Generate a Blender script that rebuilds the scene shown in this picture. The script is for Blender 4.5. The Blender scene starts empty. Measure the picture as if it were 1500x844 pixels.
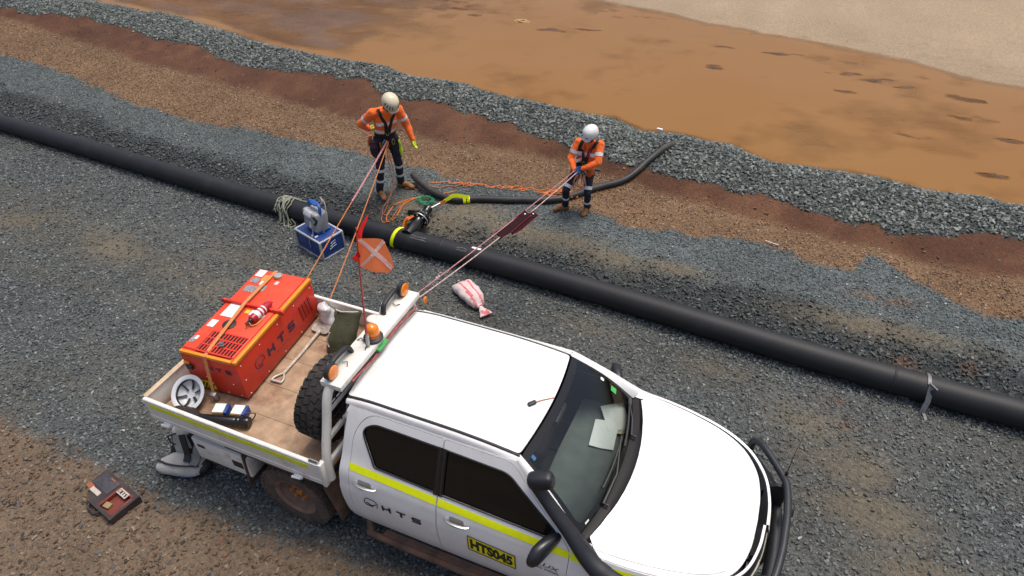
import bpy, bmesh, math, random
import numpy as np
from mathutils import Vector, Matrix, noise
from mathutils.bvhtree import BVHTree
from mathutils.geometry import delaunay_2d_cdt
PI = math.pi
random.seed(7); rng = np.random.default_rng(7)
SC = bpy.context.scene; COL = SC.collection

# ------------------------------------------------------------------ camera, sky, sun, exposure
cd = bpy.data.cameras.new('camera'); cam = bpy.data.objects.new('camera', cd); COL.objects.link(cam); SC.camera = cam
cd.sensor_width = 36; cd.lens = 1000 / 1500 * 36; cd.clip_start = 0.05; cd.clip_end = 2000
def look(pos, yaw, pitch, roll):
    y, p, r = map(math.radians, (yaw, pitch, roll))
    f = Vector((math.cos(y) * math.cos(p), math.sin(y) * math.cos(p), -math.sin(p)))
    rt = Vector((math.sin(y), -math.cos(y), 0)); up = rt.cross(f)
    R_ = math.cos(r) * rt + math.sin(r) * up; U_ = -math.sin(r) * rt + math.cos(r) * up
    m = Matrix((R_, U_, -f)).transposed().to_4x4(); m.translation = pos
    return m
cam.matrix_world = look((3.505, -3.429, 5.907), 114.89, 39.23, -2.25)
SUN_EL, SUN_AZ = 74, 55          # direction the light comes from (azimuth counter-clockwise from +X)
w = bpy.data.worlds.new('World'); SC.world = w; w.use_nodes = True
nt = w.node_tree; bg = nt.nodes['Background']
sky = nt.nodes.new('ShaderNodeTexSky'); sky.sky_type = 'NISHITA'; sky.sun_disc = False
sky.sun_elevation = math.radians(SUN_EL); sky.sun_rotation = math.radians(90 - SUN_AZ)
sky.air_density = 1.0; sky.dust_density = 6.0; sky.ozone_density = 0.6
nt.links.new(sky.outputs[0], bg.inputs[0]); bg.inputs[1].default_value = 0.122
sd = bpy.data.lights.new('sun', 'SUN'); sd.energy = 1.5; sd.angle = math.radians(22); sd.color = (1.0, 0.96, 0.9)
sun = bpy.data.objects.new('sun', sd); COL.objects.link(sun)
sv = Vector((math.cos(math.radians(SUN_EL)) * math.cos(math.radians(SUN_AZ)), math.cos(math.radians(SUN_EL)) * math.sin(math.radians(SUN_AZ)), math.sin(math.radians(SUN_EL))))
sun.rotation_euler = sv.to_track_quat('Z', 'Y').to_euler(); sun.location = (0, 0, 30)
vs = SC.view_settings; vs.view_transform = 'Standard'; vs.look = 'None'; vs.gamma = 1; vs.use_curve_mapping = False
vs.exposure = 0.36

# ------------------------------------------------------------------ materials
MAT = {}
def mat(name, col, rough=0.6, metal=0.0, var=0.0, vscale=8.0, bump=0.0, bscale=60.0, dirt=None, dscale=3.0, dthr=0.55, spec=0.5, coat=0.0, sheen=0.0):
    """Principled material with noise colour variation, bump and patchy dirt of its own colour."""
    if name in MAT: return MAT[name]
    m = bpy.data.materials.new(name); m.use_nodes = True; n = m.node_tree; b = n.nodes['Principled BSDF']; L = n.links.new
    b.inputs['Roughness'].default_value = rough; b.inputs['Metallic'].default_value = metal
    b.inputs['Specular IOR Level'].default_value = spec; b.inputs['Coat Weight'].default_value = coat
    if sheen: b.inputs['Sheen Weight'].default_value = sheen
    tc = n.nodes.new('ShaderNodeTexCoord'); out = None
    c = n.nodes.new('ShaderNodeRGB'); c.outputs[0].default_value = (*col, 1); out = c.outputs[0]
    if var:
        t = n.nodes.new('ShaderNodeTexNoise'); t.inputs['Scale'].default_value = vscale; t.inputs['Detail'].default_value = 6; L(tc.outputs['Object'], t.inputs['Vector'])
        mr = n.nodes.new('ShaderNodeMapRange'); mr.inputs[1].default_value = 0.3; mr.inputs[2].default_value = 0.7; mr.inputs[3].default_value = 1 - var; mr.inputs[4].default_value = 1 + var; L(t.outputs[0], mr.inputs[0])
        mx = n.nodes.new('ShaderNodeVectorMath'); mx.operation = 'SCALE'; L(out, mx.inputs[0]); L(mr.outputs[0], mx.inputs['Scale']); out = mx.outputs[0]
    if dirt:
        t = n.nodes.new('ShaderNodeTexNoise'); t.inputs['Scale'].default_value = dscale; t.inputs['Detail'].default_value = 8; t.inputs['Roughness'].default_value = 0.65; L(tc.outputs['Object'], t.inputs['Vector'])
        mr = n.nodes.new('ShaderNodeMapRange'); mr.inputs[1].default_value = dthr; mr.inputs[2].default_value = dthr + 0.18; mr.inputs[4].default_value = dirt[3] if len(dirt) > 3 else 0.8; L(t.outputs[0], mr.inputs[0])
        mx = n.nodes.new('ShaderNodeMix'); mx.data_type = 'RGBA'; L(mr.outputs[0], mx.inputs[0]); L(out, mx.inputs[6]); mx.inputs[7].default_value = (*dirt[:3], 1); out = mx.outputs[2]
    L(out, b.inputs['Base Color'])
    if bump:
        t = n.nodes.new('ShaderNodeTexNoise'); t.inputs['Scale'].default_value = bscale; t.inputs['Detail'].default_value = 5; L(tc.outputs['Object'], t.inputs['Vector'])
        bp = n.nodes.new('ShaderNodeBump'); bp.inputs['Strength'].default_value = bump; bp.inputs['Distance'].default_value = 0.01; L(t.outputs[0], bp.inputs['Height']); L(bp.outputs[0], b.inputs['Normal'])
    MAT[name] = m; return m
WHITE = mat('white_paint', (0.80, 0.80, 0.79), 0.28, var=0.02, vscale=3, coat=0.3, dirt=(0.60, 0.52, 0.44, 0.30), dscale=3.2, dthr=0.50)
WHITE_SIDE = WHITE
TRAYW = mat('tray_white', (0.74, 0.72, 0.66), 0.5, var=0.05, vscale=6, dirt=(0.36, 0.24, 0.15, 0.55), dscale=7, dthr=0.56)
BLACKPL = mat('black_plastic', (0.018, 0.019, 0.021), 0.5, var=0.15, vscale=10, bump=0.1, bscale=300)
BLACKGL = mat('black_gloss', (0.008, 0.008, 0.009), 0.12)
SIDEGL = mat('tinted_side_glass', (0.006, 0.006, 0.006), 0.05, spec=0.35)
DARK = mat('dark_void', (0.006, 0.006, 0.006), 0.9)
CHROME = mat('chrome', (0.75, 0.75, 0.76), 0.12, 1.0)
STEEL = mat('galvanised_steel', (0.42, 0.42, 0.42), 0.45, 0.8, var=0.2, vscale=20)
LIME = mat('lime_tape', (0.86, 0.95, 0.0), 0.45, var=0.04, vscale=20)
LIMEDIRTY = mat('lime_tape_worn', (0.72, 0.78, 0.02), 0.55, var=0.1, vscale=12, dirt=(0.45, 0.42, 0.22, 0.45), dscale=15, dthr=0.56)
INK = mat('black_lettering', (0.012, 0.012, 0.016), 0.5)
YELLOW = mat('plate_yellow', (0.88, 0.80, 0.0), 0.45)
RUBBER = mat('tyre_rubber', (0.022, 0.021, 0.021), 0.85, var=0.25, vscale=14, dirt=(0.10, 0.06, 0.04, 0.6), dscale=6, dthr=0.52, bump=0.2, bscale=120)
RUBBERDUST = mat('tyre_rubber_dusty', (0.075, 0.058, 0.048), 0.9, var=0.25, vscale=14, dirt=(0.17, 0.105, 0.07, 0.8), dscale=4, dthr=0.45, bump=0.2, bscale=120)
RIM = mat('dusty_rim', (0.20, 0.12, 0.085), 0.8, var=0.3, vscale=9, dirt=(0.08, 0.05, 0.04, 0.7), dscale=5)
LUG = mat('orange_lug', (0.5, 0.16, 0.02), 0.6)
MUDDY = mat('muddy_plastic', (0.09, 0.055, 0.04), 0.85, var=0.3, vscale=8, dirt=(0.17, 0.085, 0.045, 0.8), dscale=5, dthr=0.5)
AMBER = mat('amber_lens', (0.8, 0.22, 0.01), 0.15, coat=0.4)
PLY = mat('plywood_floor', (0.36, 0.245, 0.155), 0.8, var=0.25, vscale=9, dirt=(0.20, 0.10, 0.06, 0.85), dscale=3.4, dthr=0.48, bump=0.15, bscale=50)
GENRED = mat('generator_red', (0.64, 0.036, 0.015), 0.42, var=0.05, vscale=5, dirt=(0.42, 0.07, 0.03, 0.6), dscale=4, dthr=0.55)
GENREDLIT = mat('generator_red_lit', (0.70, 0.062, 0.020), 0.45, var=0.05, vscale=5, dirt=(0.60, 0.14, 0.07, 0.5), dscale=5, dthr=0.56)  # lid: the generator red made brighter, light from above put into the colour
GENYEL = mat('generator_yellow_edge', (0.72, 0.27, 0.01), 0.45, var=0.06, vscale=8)
NAVYINK = mat('navy_lettering', (0.02, 0.018, 0.06), 0.5)
PAPER = mat('paper_white', (0.75, 0.76, 0.76), 0.7, var=0.03, vscale=30)
STICKER = mat('sticker_grey', (0.25, 0.25, 0.26), 0.5, var=0.5, vscale=60)
REDPL = mat('red_plastic', (0.55, 0.02, 0.03), 0.35, var=0.06)
PIPEM = mat('hdpe_pipe', (0.010, 0.0105, 0.013), 0.58, var=0.2, vscale=3, dirt=(0.034, 0.034, 0.037, 0.55), dscale=2.2, dthr=0.56, bump=0.05, bscale=20, spec=0.45)
HOSEM = mat('black_hose', (0.02, 0.02, 0.021), 0.55, var=0.3, vscale=4, dirt=(0.075, 0.06, 0.048, 0.6), dscale=2.5, dthr=0.5)
BLUE = mat('case_blue', (0.012, 0.045, 0.20), 0.4, var=0.08, vscale=9)
BLUEPL = mat('handle_blue', (0.02, 0.10, 0.38), 0.4)
ALU = mat('aluminium_edge', (0.62, 0.63, 0.64), 0.35, 0.7, var=0.08, vscale=30)
GREYPL = mat('grey_plastic', (0.30, 0.31, 0.32), 0.5, var=0.15, vscale=20)
CANVAS = mat('olive_canvas', (0.06, 0.062, 0.032), 0.9, var=0.25, vscale=12, bump=0.4, bscale=40)
ROPEOR = mat('orange_rope', (0.50, 0.17, 0.045), 0.85, var=0.3, vscale=90, bump=0.4, bscale=200)
ROPEBR = mat('bright_orange_rope', (0.80, 0.21, 0.04), 0.85, var=0.25, vscale=60)
ROPEPK = mat('pink_rope', (0.45, 0.20, 0.21), 0.85, var=0.5, vscale=60)
ROPEWH = mat('red_white_rope', (0.55, 0.38, 0.36), 0.85, var=0.5, vscale=60)
ROPEGY = mat('olive_grey_cord', (0.26, 0.27, 0.21), 0.85, var=0.3, vscale=60)
ROPEGN = mat('green_twine', (0.02, 0.30, 0.14), 0.8, var=0.3, vscale=60)
HIVIS = mat('hi_vis_orange', (0.95, 0.155, 0.014), 0.85, var=0.12, vscale=9, bump=0.5, bscale=22, sheen=0.2)
TAPE = mat('silver_tape', (0.68, 0.68, 0.69), 0.4, var=0.12, vscale=30)
NAVY = mat('navy_drill', (0.014, 0.016, 0.028), 0.9, var=0.3, vscale=9, bump=0.5, bscale=22)
BOOT = mat('tan_boot', (0.26, 0.11, 0.03), 0.8, var=0.25, vscale=12, dirt=(0.24, 0.17, 0.11, 0.6), dscale=12, dthr=0.5)
MASK = mat('dark_face_cover', (0.012, 0.012, 0.016), 0.8)
SKIN = mat('skin', (0.35, 0.19, 0.13), 0.6)
WEB = mat('harness_webbing', (0.012, 0.012, 0.013), 0.8)
REDWEB = mat('red_webbing', (0.40, 0.03, 0.06), 0.8)
HELMETC = mat('cream_helmet', (0.66, 0.58, 0.42), 0.4, var=0.08, vscale=12)
HELMETW = mat('white_helmet', (0.74, 0.74, 0.73), 0.35, var=0.04, vscale=12)
GLOVEY = mat('lime_glove', (0.62, 0.78, 0.02), 0.8)
GLOVEB = mat('blue_glove', (0.03, 0.09, 0.24), 0.8)
SLEEVE = mat('black_sleeve', (0.028, 0.011, 0.014), 0.95, var=0.3, vscale=40, spec=.1)
def cloth_mat(name, col):
    m = mat(name, col, .8, var=.05); n = m.node_tree; b = n.nodes['Principled BSDF']; t = n.nodes.new('ShaderNodeBsdfTranslucent'); x = n.nodes.new('ShaderNodeMixShader'); x.inputs[0].default_value = .55
    src = b.inputs['Base Color'].links[0].from_socket; n.links.new(src, t.inputs[0]); n.links.new(b.outputs[0], x.inputs[1]); n.links.new(t.outputs[0], x.inputs[2]); n.links.new(x.outputs[0], n.nodes['Material Output'].inputs[0]); return m
FLAGOR = cloth_mat('flag_orange', (1.0, 0.27, 0.10))
FLAGRED = cloth_mat('flag_red', (0.75, 0.02, 0.02))
POLE = mat('pole_red', (0.50, 0.05, 0.04), 0.5, var=0.15, vscale=30)
SACK = mat('white_sack', (0.62, 0.52, 0.50), 0.8, var=0.1, vscale=12, bump=0.6, bscale=25)
SACKP = mat('pink_stripe', (0.62, 0.16, 0.18), 0.8, var=0.2, vscale=20, bump=0.6, bscale=25)
PACKG = mat('grey_pack_fabric', (0.40, 0.39, 0.36), 0.9, var=0.12, vscale=12, bump=0.3, bscale=60)
CASERED = mat('case_red', (0.15, 0.026, 0.016), 0.6, var=0.25, vscale=14, dirt=(0.12, 0.06, 0.04, 0.6), dscale=10)
CASEBK = mat('case_dark', (0.035, 0.025, 0.025), 0.6, var=0.25, vscale=14, dirt=(0.12, 0.08, 0.06, 0.5), dscale=10)
WOOD = mat('weathered_timber', (0.55, 0.42, 0.28), 0.8, var=0.2, vscale=14)
def glass_mat():
    m = bpy.data.materials.new('windscreen_glass'); m.use_nodes = True; n = m.node_tree; n.nodes.remove(n.nodes['Principled BSDF']); L = n.links.new
    tr = n.nodes.new('ShaderNodeBsdfTransparent'); tr.inputs[0].default_value = (0.80, 0.86, 0.84, 1)
    gl = n.nodes.new('ShaderNodeBsdfGlossy'); gl.inputs['Roughness'].default_value = 0.03; gl.inputs[0].default_value = (0.9, 0.95, 1, 1)
    fr = n.nodes.new('ShaderNodeFresnel'); fr.inputs[0].default_value = 1.5
    mx = n.nodes.new('ShaderNodeMixShader'); L(fr.outputs[0], mx.inputs[0]); L(tr.outputs[0], mx.inputs[1]); L(gl.outputs[0], mx.inputs[2])
    L(mx.outputs[0], n.nodes['Material Output'].inputs[0]); return m
GLASS = glass_mat()

# ------------------------------------------------------------------ helpers
OFF = {}
def tag(o, label=None, cat=None, group=None, kind=None):
    if label: o['label'] = label
    if cat: o['category'] = cat
    if group: o['group'] = group
    if kind: o['kind'] = kind
    return o
def thing(name, label, cat, loc, rot=(0, 0, 0), group=None, world=False):
    o = bpy.data.objects.new(name, None); o.empty_display_size = 0.1; COL.objects.link(o)
    o.location = loc; o.rotation_euler = rot; tag(o, label, cat, group)
    OFF[o] = np.array(loc, float) if world else np.zeros(3)
    return o
def mesh(name, V, F, m, parent=None, smooth=True, fm=None, angle=40, loc=None):
    V = np.asarray([tuple(v) for v in V], float)
    off = OFF.get(parent, np.zeros(3)) if parent is not None else (np.array(loc, float) if loc is not None else np.zeros(3))
    me = bpy.data.meshes.new(name); me.from_pydata((V - off).tolist(), [], [tuple(f) for f in F])
    for k in (m if isinstance(m, (list, tuple)) else [m]): me.materials.append(k)
    if fm is not None: me.polygons.foreach_set('material_index', np.asarray(fm, dtype=np.int32))
    me.polygons.foreach_set('use_smooth', [smooth] * len(me.polygons))
    if smooth and angle < 180: me.set_sharp_from_angle(angle=math.radians(angle))
    me.update()
    o = bpy.data.objects.new(name, me); COL.objects.link(o)
    if parent is not None: o.parent = parent; OFF[o] = off
    elif loc is not None: o.location = loc
    return o
class B:
    """collects pieces of ONE mesh"""
    def __init__(s): s.V = []; s.F = []; s.fm = []; s.k = 0
    def add(s, V, F, k=None):
        n = len(s.V); s.V += [tuple(v) for v in V]; s.F += [tuple(i + n for i in f) for f in F]; s.fm += [s.k if k is None else k] * len(F); return s
    def bm(s, bm, k=None):
        bm.verts.index_update(); s.add([v.co[:] for v in bm.verts], [[v.index for v in f.verts] for f in bm.faces], k); bm.free(); return s
    def box(s, c, d, rot=None, bev=0.0, k=None, seg=2):
        bm = bmesh.new(); bmesh.ops.create_cube(bm, size=1)
        for v in bm.verts: v.co = Vector((v.co.x * d[0], v.co.y * d[1], v.co.z * d[2]))
        if bev: bmesh.ops.bevel(bm, geom=bm.edges[:], offset=bev, segments=seg, affect='EDGES', profile=0.5)
        M = Matrix.Translation(c)
        if rot is not None: M = M @ (rot if isinstance(rot, Matrix) else Matrix.Rotation(rot, 4, 'Z'))
        bmesh.ops.transform(bm, matrix=M, verts=bm.verts); return s.bm(bm, k)
    def tube(s, pts, r, n=8, k=None, caps=True, closed=False, flat=1.0):
        V, F = tube(pts, r, n, caps, closed, flat); return s.add(V, F, k)
    def lathe(s, prof, M=None, n=24, k=None, cap=True):
        V, F = lathe(prof, n, cap)
        if M is not None: V = [M @ Vector(v) for v in V]
        return s.add(V, F, k)
    def out(s, name, m, parent=None, smooth=True, angle=40, loc=None):
        return mesh(name, s.V, s.F, m, parent, smooth, s.fm if isinstance(m, (list, tuple)) else None, angle, loc)
def tube(pts, r, n=8, caps=True, closed=False, flat=1.0):
    P = [Vector(p) for p in pts]; N = len(P); rr = r if isinstance(r, (list, tuple, np.ndarray)) else [r] * N
    V = []; F = []; up = None
    for i in range(N):
        a = P[(i - 1) % N] if closed or i > 0 else P[i]; b = P[(i + 1) % N] if closed or i < N - 1 else P[i]
        t = (b - a)
        if t.length < 1e-9: t = Vector((0, 0, 1))
        t.normalize()
        if up is None:
            up = Vector((0, 0, 1)) if abs(t.z) < 0.9 else Vector((0, 1, 0))
        up = up - t * up.dot(t)
        if up.length < 1e-6: up = t.orthogonal()
        up.normalize(); sd_ = t.cross(up)
        for k in range(n):
            q = 2 * PI * k / n; V.append(P[i] + (sd_ * math.cos(q) + up * math.sin(q) * flat) * rr[i])
    R_ = N if closed else N - 1
    for i in range(R_):
        for k in range(n):
            j = (i + 1) % N; F.append((i * n + k, i * n + (k + 1) % n, j * n + (k + 1) % n, j * n + k))
    if caps and not closed: F.append(tuple(range(n))[::-1]); F.append(tuple((N - 1) * n + k for k in range(n)))
    return V, F
def lathe(prof, n=24, cap=True):
    """prof: (radius, height) pairs, about Z"""
    V = []; F = []
    for (r, z) in prof:
        for k in range(n): q = 2 * PI * k / n; V.append((r * math.cos(q), r * math.sin(q), z))
    for i in range(len(prof) - 1):
        for k in range(n): F.append((i * n + k, i * n + (k + 1) % n, (i + 1) * n + (k + 1) % n, (i + 1) * n + k))
    if cap and prof[0][0] > 1e-4: F.append(tuple(range(n))[::-1])
    if cap and prof[-1][0] > 1e-4: F.append(tuple((len(prof) - 1) * n + k for k in range(n)))
    return V, F
def spline(pts, n=8, closed=False):
    P = [np.array(p, float) for p in pts]; out = []; N = len(P)
    for i in range(N if closed else N - 1):
        g = (lambda k: P[k % N]) if closed else (lambda k: P[min(max(k, 0), N - 1)])
        a, b, c, d = g(i - 1), g(i), g(i + 1), g(i + 2)
        for t in np.arange(n) / n: out.append(0.5 * (2 * b + (c - a) * t + (2 * a - 5 * b + 4 * c - d) * t * t + (3 * b - a - 3 * c + d) * t ** 3))
    if not closed: out.append(P[-1])
    return out
def inpoly(P, poly):
    P = np.asarray(P); x, y = P[:, 0], P[:, 1]; c = np.zeros(len(P), bool); q = np.asarray(poly); n = len(q)
    for i in range(n):
        x1, y1 = q[i]; x2, y2 = q[i - 1]
        if y1 == y2: continue
        c ^= ((y1 > y) != (y2 > y)) & (x < (x2 - x1) * (y - y1) / (y2 - y1) + x1)
    return c
def roundpoly(poly, r, n=4):
    out = []; N = len(poly)
    for i in range(N):
        p, a, b = (np.array(poly[k % N], float) for k in (i, i - 1, i + 1)); rr = r[i] if isinstance(r, (list, tuple)) else r
        if rr <= 0: out.append(tuple(p)); continue
        da, db = a - p, b - p; la, lb = np.linalg.norm(da), np.linalg.norm(db); k = min(rr, la * .48, lb * .48)
        s, e = p + da / la * k, p + db / lb * k
        for t in np.linspace(0, 1, n + 1): out.append(tuple((1 - t) ** 2 * s + 2 * t * (1 - t) * p + t * t * e))
    return out
def resample(poly, d):
    out = []; N = len(poly)
    for i in range(N):
        a, b = np.array(poly[i]), np.array(poly[(i + 1) % N]); k = max(1, int(np.ceil(np.linalg.norm(b - a) / d)))
        for t in range(k): out.append(tuple(a + (b - a) * t / k))
    return out
def drape(outline, fn, h=0.06, holes=(), thick=0.0, inward=None):
    """fills a 2-D outline (with holes) and lays it on the surface fn(u,v)->xyz; thick>0 adds a rim and no back"""
    loops = [resample(outline, h)] + [resample(q, h) for q in holes]
    pts = []; edges = []
    for lp in loops:
        n0 = len(pts); pts += lp; edges += [(n0 + i, n0 + (i + 1) % len(lp)) for i in range(len(lp))]
    o = np.array(loops[0]); lo, hi = o.min(0), o.max(0)
    gx = np.arange(lo[0] + h * .37, hi[0], h); gy = np.arange(lo[1] + h * .41, hi[1], h)
    G = np.array([(a, b) for a in gx for b in gy]).reshape(-1, 2)
    if len(G):
        ok = inpoly(G, loops[0])
        for q in loops[1:]: ok &= ~inpoly(G, q)
        G = G[ok]; allb = np.array(pts)
        if len(G): G = G[np.min(np.linalg.norm(G[:, None] - allb[None], axis=2), axis=1) > h * .45]
        pts = pts + [tuple(g) for g in G]
    r = delaunay_2d_cdt([Vector(q) for q in pts], edges, [], 0, 1e-6)
    V2 = [tuple(v) for v in r[0]]; F = [tuple(f) for f in r[2]]
    cen = np.array([np.mean([V2[i] for i in f], axis=0) for f in F]); ok = inpoly(cen, loops[0])
    for q in loops[1:]: ok &= ~inpoly(cen, q)
    F = [f for f, k in zip(F, ok) if k]
    V = [Vector(fn(*v)) for v in V2]
    if thick:
        from collections import Counter
        ec = Counter(); od = {}
        for f in F:
            for a, b in zip(f, f[1:] + f[:1]): ec[frozenset((a, b))] += 1; od[frozenset((a, b))] = (a, b)
        bv = {}
        nrm = [Vector((0, 0, 0)) for _ in V]
        for f in F:
            n_ = (V[f[1]] - V[f[0]]).cross(V[f[2]] - V[f[0]])
            for i in f: nrm[i] += n_
        F2 = []
        for e, c in ec.items():
            if c != 1: continue
            a, b = od[e]
            for i in (a, b):
                if i not in bv: bv[i] = len(V); V.append(V[i] - nrm[i].normalized() * thick)
            F2.append((b, a, bv[a], bv[b]))
        F = F + F2
    return V, F
def flip(F): return [tuple(f)[::-1] for f in F]
def mir(V): return [(v[0], -v[1], v[2]) for v in V]
def textgeo(s, size=1.0, sx=1.0, bold=0.0, shear=0.0):
    """flat text as 2-D verts/faces, origin at lower-left"""
    c = bpy.data.curves.new('t', 'FONT'); c.body = s; c.size = size; c.resolution_u = 3; c.offset = bold; c.shear = shear
    o = bpy.data.objects.new('t', c); COL.objects.link(o); dg = bpy.context.evaluated_depsgraph_get(); dg.update()
    me = bpy.data.meshes.new_from_object(o.evaluated_get(dg))
    V = [(v.co.x * sx, v.co.y) for v in me.vertices]; F = [tuple(p.vertices) for p in me.polygons]
    bpy.data.objects.remove(o); bpy.data.curves.remove(c); bpy.data.meshes.remove(me)
    return np.array(V), F
def text_on(name, s, fn, wid, hei, m, parent, bold=0.0, shear=0.0):
    """text fitted to wid x hei and laid on fn(a,b), a along, b up"""
    V, F = textgeo(s, 1.0, 1.0, bold, shear); lo, hi = V.min(0), V.max(0)
    V = (V - lo) / (hi - lo) * np.array([wid, hei])
    return mesh(name, [fn(a, b) for a, b in V], F, m, parent, smooth=False)
def hts(name, fn, wid, hei, m, parent, st=.26):
    """wide block letters H T S laid on fn(a,b)"""
    w_ = wid * .235; g = (wid - 3 * w_) / 2; t = hei * st; tw = t * 1.15; b = B()
    def poly(q): V, F = drape(q, fn, .05); mesh('letter', V, F, m, parent, smooth=False)
    poly([(0, 0), (tw, 0), (tw, (hei - t) / 2), (w_ - tw, (hei - t) / 2), (w_ - tw, 0), (w_, 0), (w_, hei), (w_ - tw, hei), (w_ - tw, (hei + t) / 2), (tw, (hei + t) / 2), (tw, hei), (0, hei)])
    x = w_ + g; poly([(x + (w_ - tw) / 2, 0), (x + (w_ + tw) / 2, 0), (x + (w_ + tw) / 2, hei - t), (x + w_, hei - t), (x + w_, hei), (x, hei), (x, hei - t), (x + (w_ - tw) / 2, hei - t)])
    x = 2 * (w_ + g); h2 = hei / 2; poly(roundpoly([(x, 0), (x + w_, 0), (x + w_, h2 + t / 2), (x + tw, h2 + t / 2), (x + tw, hei - t), (x + w_, hei - t), (x + w_, hei), (x, hei), (x, h2 - t / 2), (x + w_ - tw, h2 - t / 2), (x + w_ - tw, t), (x, t)], [0, t, t, 0, 0, 0, 0, t, t, 0, 0, 0], 3))
def frame_fn(o, ax, ay):
    o, ax, ay = Vector(o), Vector(ax).normalized(), Vector(ay).normalized()
    return lambda a, b: o + ax * a + ay * b
def capsule(p0, p1, r0, r1, n=12, side=None, k0=1.0, k1=1.0):
    """closed tapered capsule; cross-section r along 'side', r*k across"""
    p0, p1 = Vector(p0), Vector(p1); wv = (p1 - p0); L_ = wv.length; wv = wv.normalized() if L_ > 1e-6 else Vector((0, 0, 1))
    sdv = Vector(side) if side is not None else (Vector((1, 0, 0)) if abs(wv.x) < 0.9 else Vector((0, 1, 0)))
    sdv = (sdv - wv * sdv.dot(wv)).normalized(); dv = wv.cross(sdv)
    V = []; F = []; rows = []
    for q in np.linspace(-PI / 2, 0, 5): rows.append((math.sin(q) * r0, math.cos(q), 0))
    for q in np.linspace(0, PI / 2, 5): rows.append((L_ + math.sin(q) * r1, math.cos(q), 1))
    for (h, c, e) in rows:
        r, k = (r0, k0) if e == 0 else (r1, k1); c = max(c, 0.02); hh = h * (1 if 0 <= h <= L_ else 1)
        for i in range(n): q = 2 * PI * i / n; V.append(p0 + wv * hh + sdv * (math.cos(q) * r * c) + dv * (math.sin(q) * r * k * c))
    for i in range(len(rows) - 1):
        for j in range(n): F.append((i * n + j, i * n + (j + 1) % n, (i + 1) * n + (j + 1) % n, (i + 1) * n + j))
    F.append(tuple(range(n))[::-1]); F.append(tuple((len(rows) - 1) * n + j for j in range(n)))
    return V, F
def fbm(x, y, s=1.0, o=4, seed=0.0):
    v = 0; a = 1; t = 0
    for i in range(o):
        v += a * noise.noise((x * s + seed, y * s - seed, seed * 1.7 + i * 3.1)); t += a; a *= .5; s *= 2.03
    return v / t

# ------------------------------------------------------------------ ground (one sheet), stones, water
def vn(x, y, seed=0):
    """numpy value noise in 0..1"""
    xi = np.floor(x).astype(np.int64); yi = np.floor(y).astype(np.int64); fx = x - xi; fy = y - yi
    fx = fx * fx * (3 - 2 * fx); fy = fy * fy * (3 - 2 * fy)
    def hsh(a, b):
        n = (a * 374761393 + b * 668265263 + seed * 974634777) & 0xFFFFFFFF; n = ((n ^ (n >> 13)) * 1274126177) & 0xFFFFFFFF; return ((n ^ (n >> 16)) & 0xFFFF) / 65535.0
    return (hsh(xi, yi) * (1 - fx) + hsh(xi + 1, yi) * fx) * (1 - fy) + (hsh(xi, yi + 1) * (1 - fx) + hsh(xi + 1, yi + 1) * fx) * fy
def nz(x, y, s, o=4, seed=0):
    v = 0; a = 1; t = 0
    for i in range(o): v = v + a * vn(x * s + 17.3 * i, y * s - 9.1 * i, seed + i); t += a; a *= .5; s *= 2.03
    return v / t
def ss(a, b, x): t = np.clip((x - a) / (b - a), 0, 1); return t * t * (3 - 2 * t)
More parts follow.
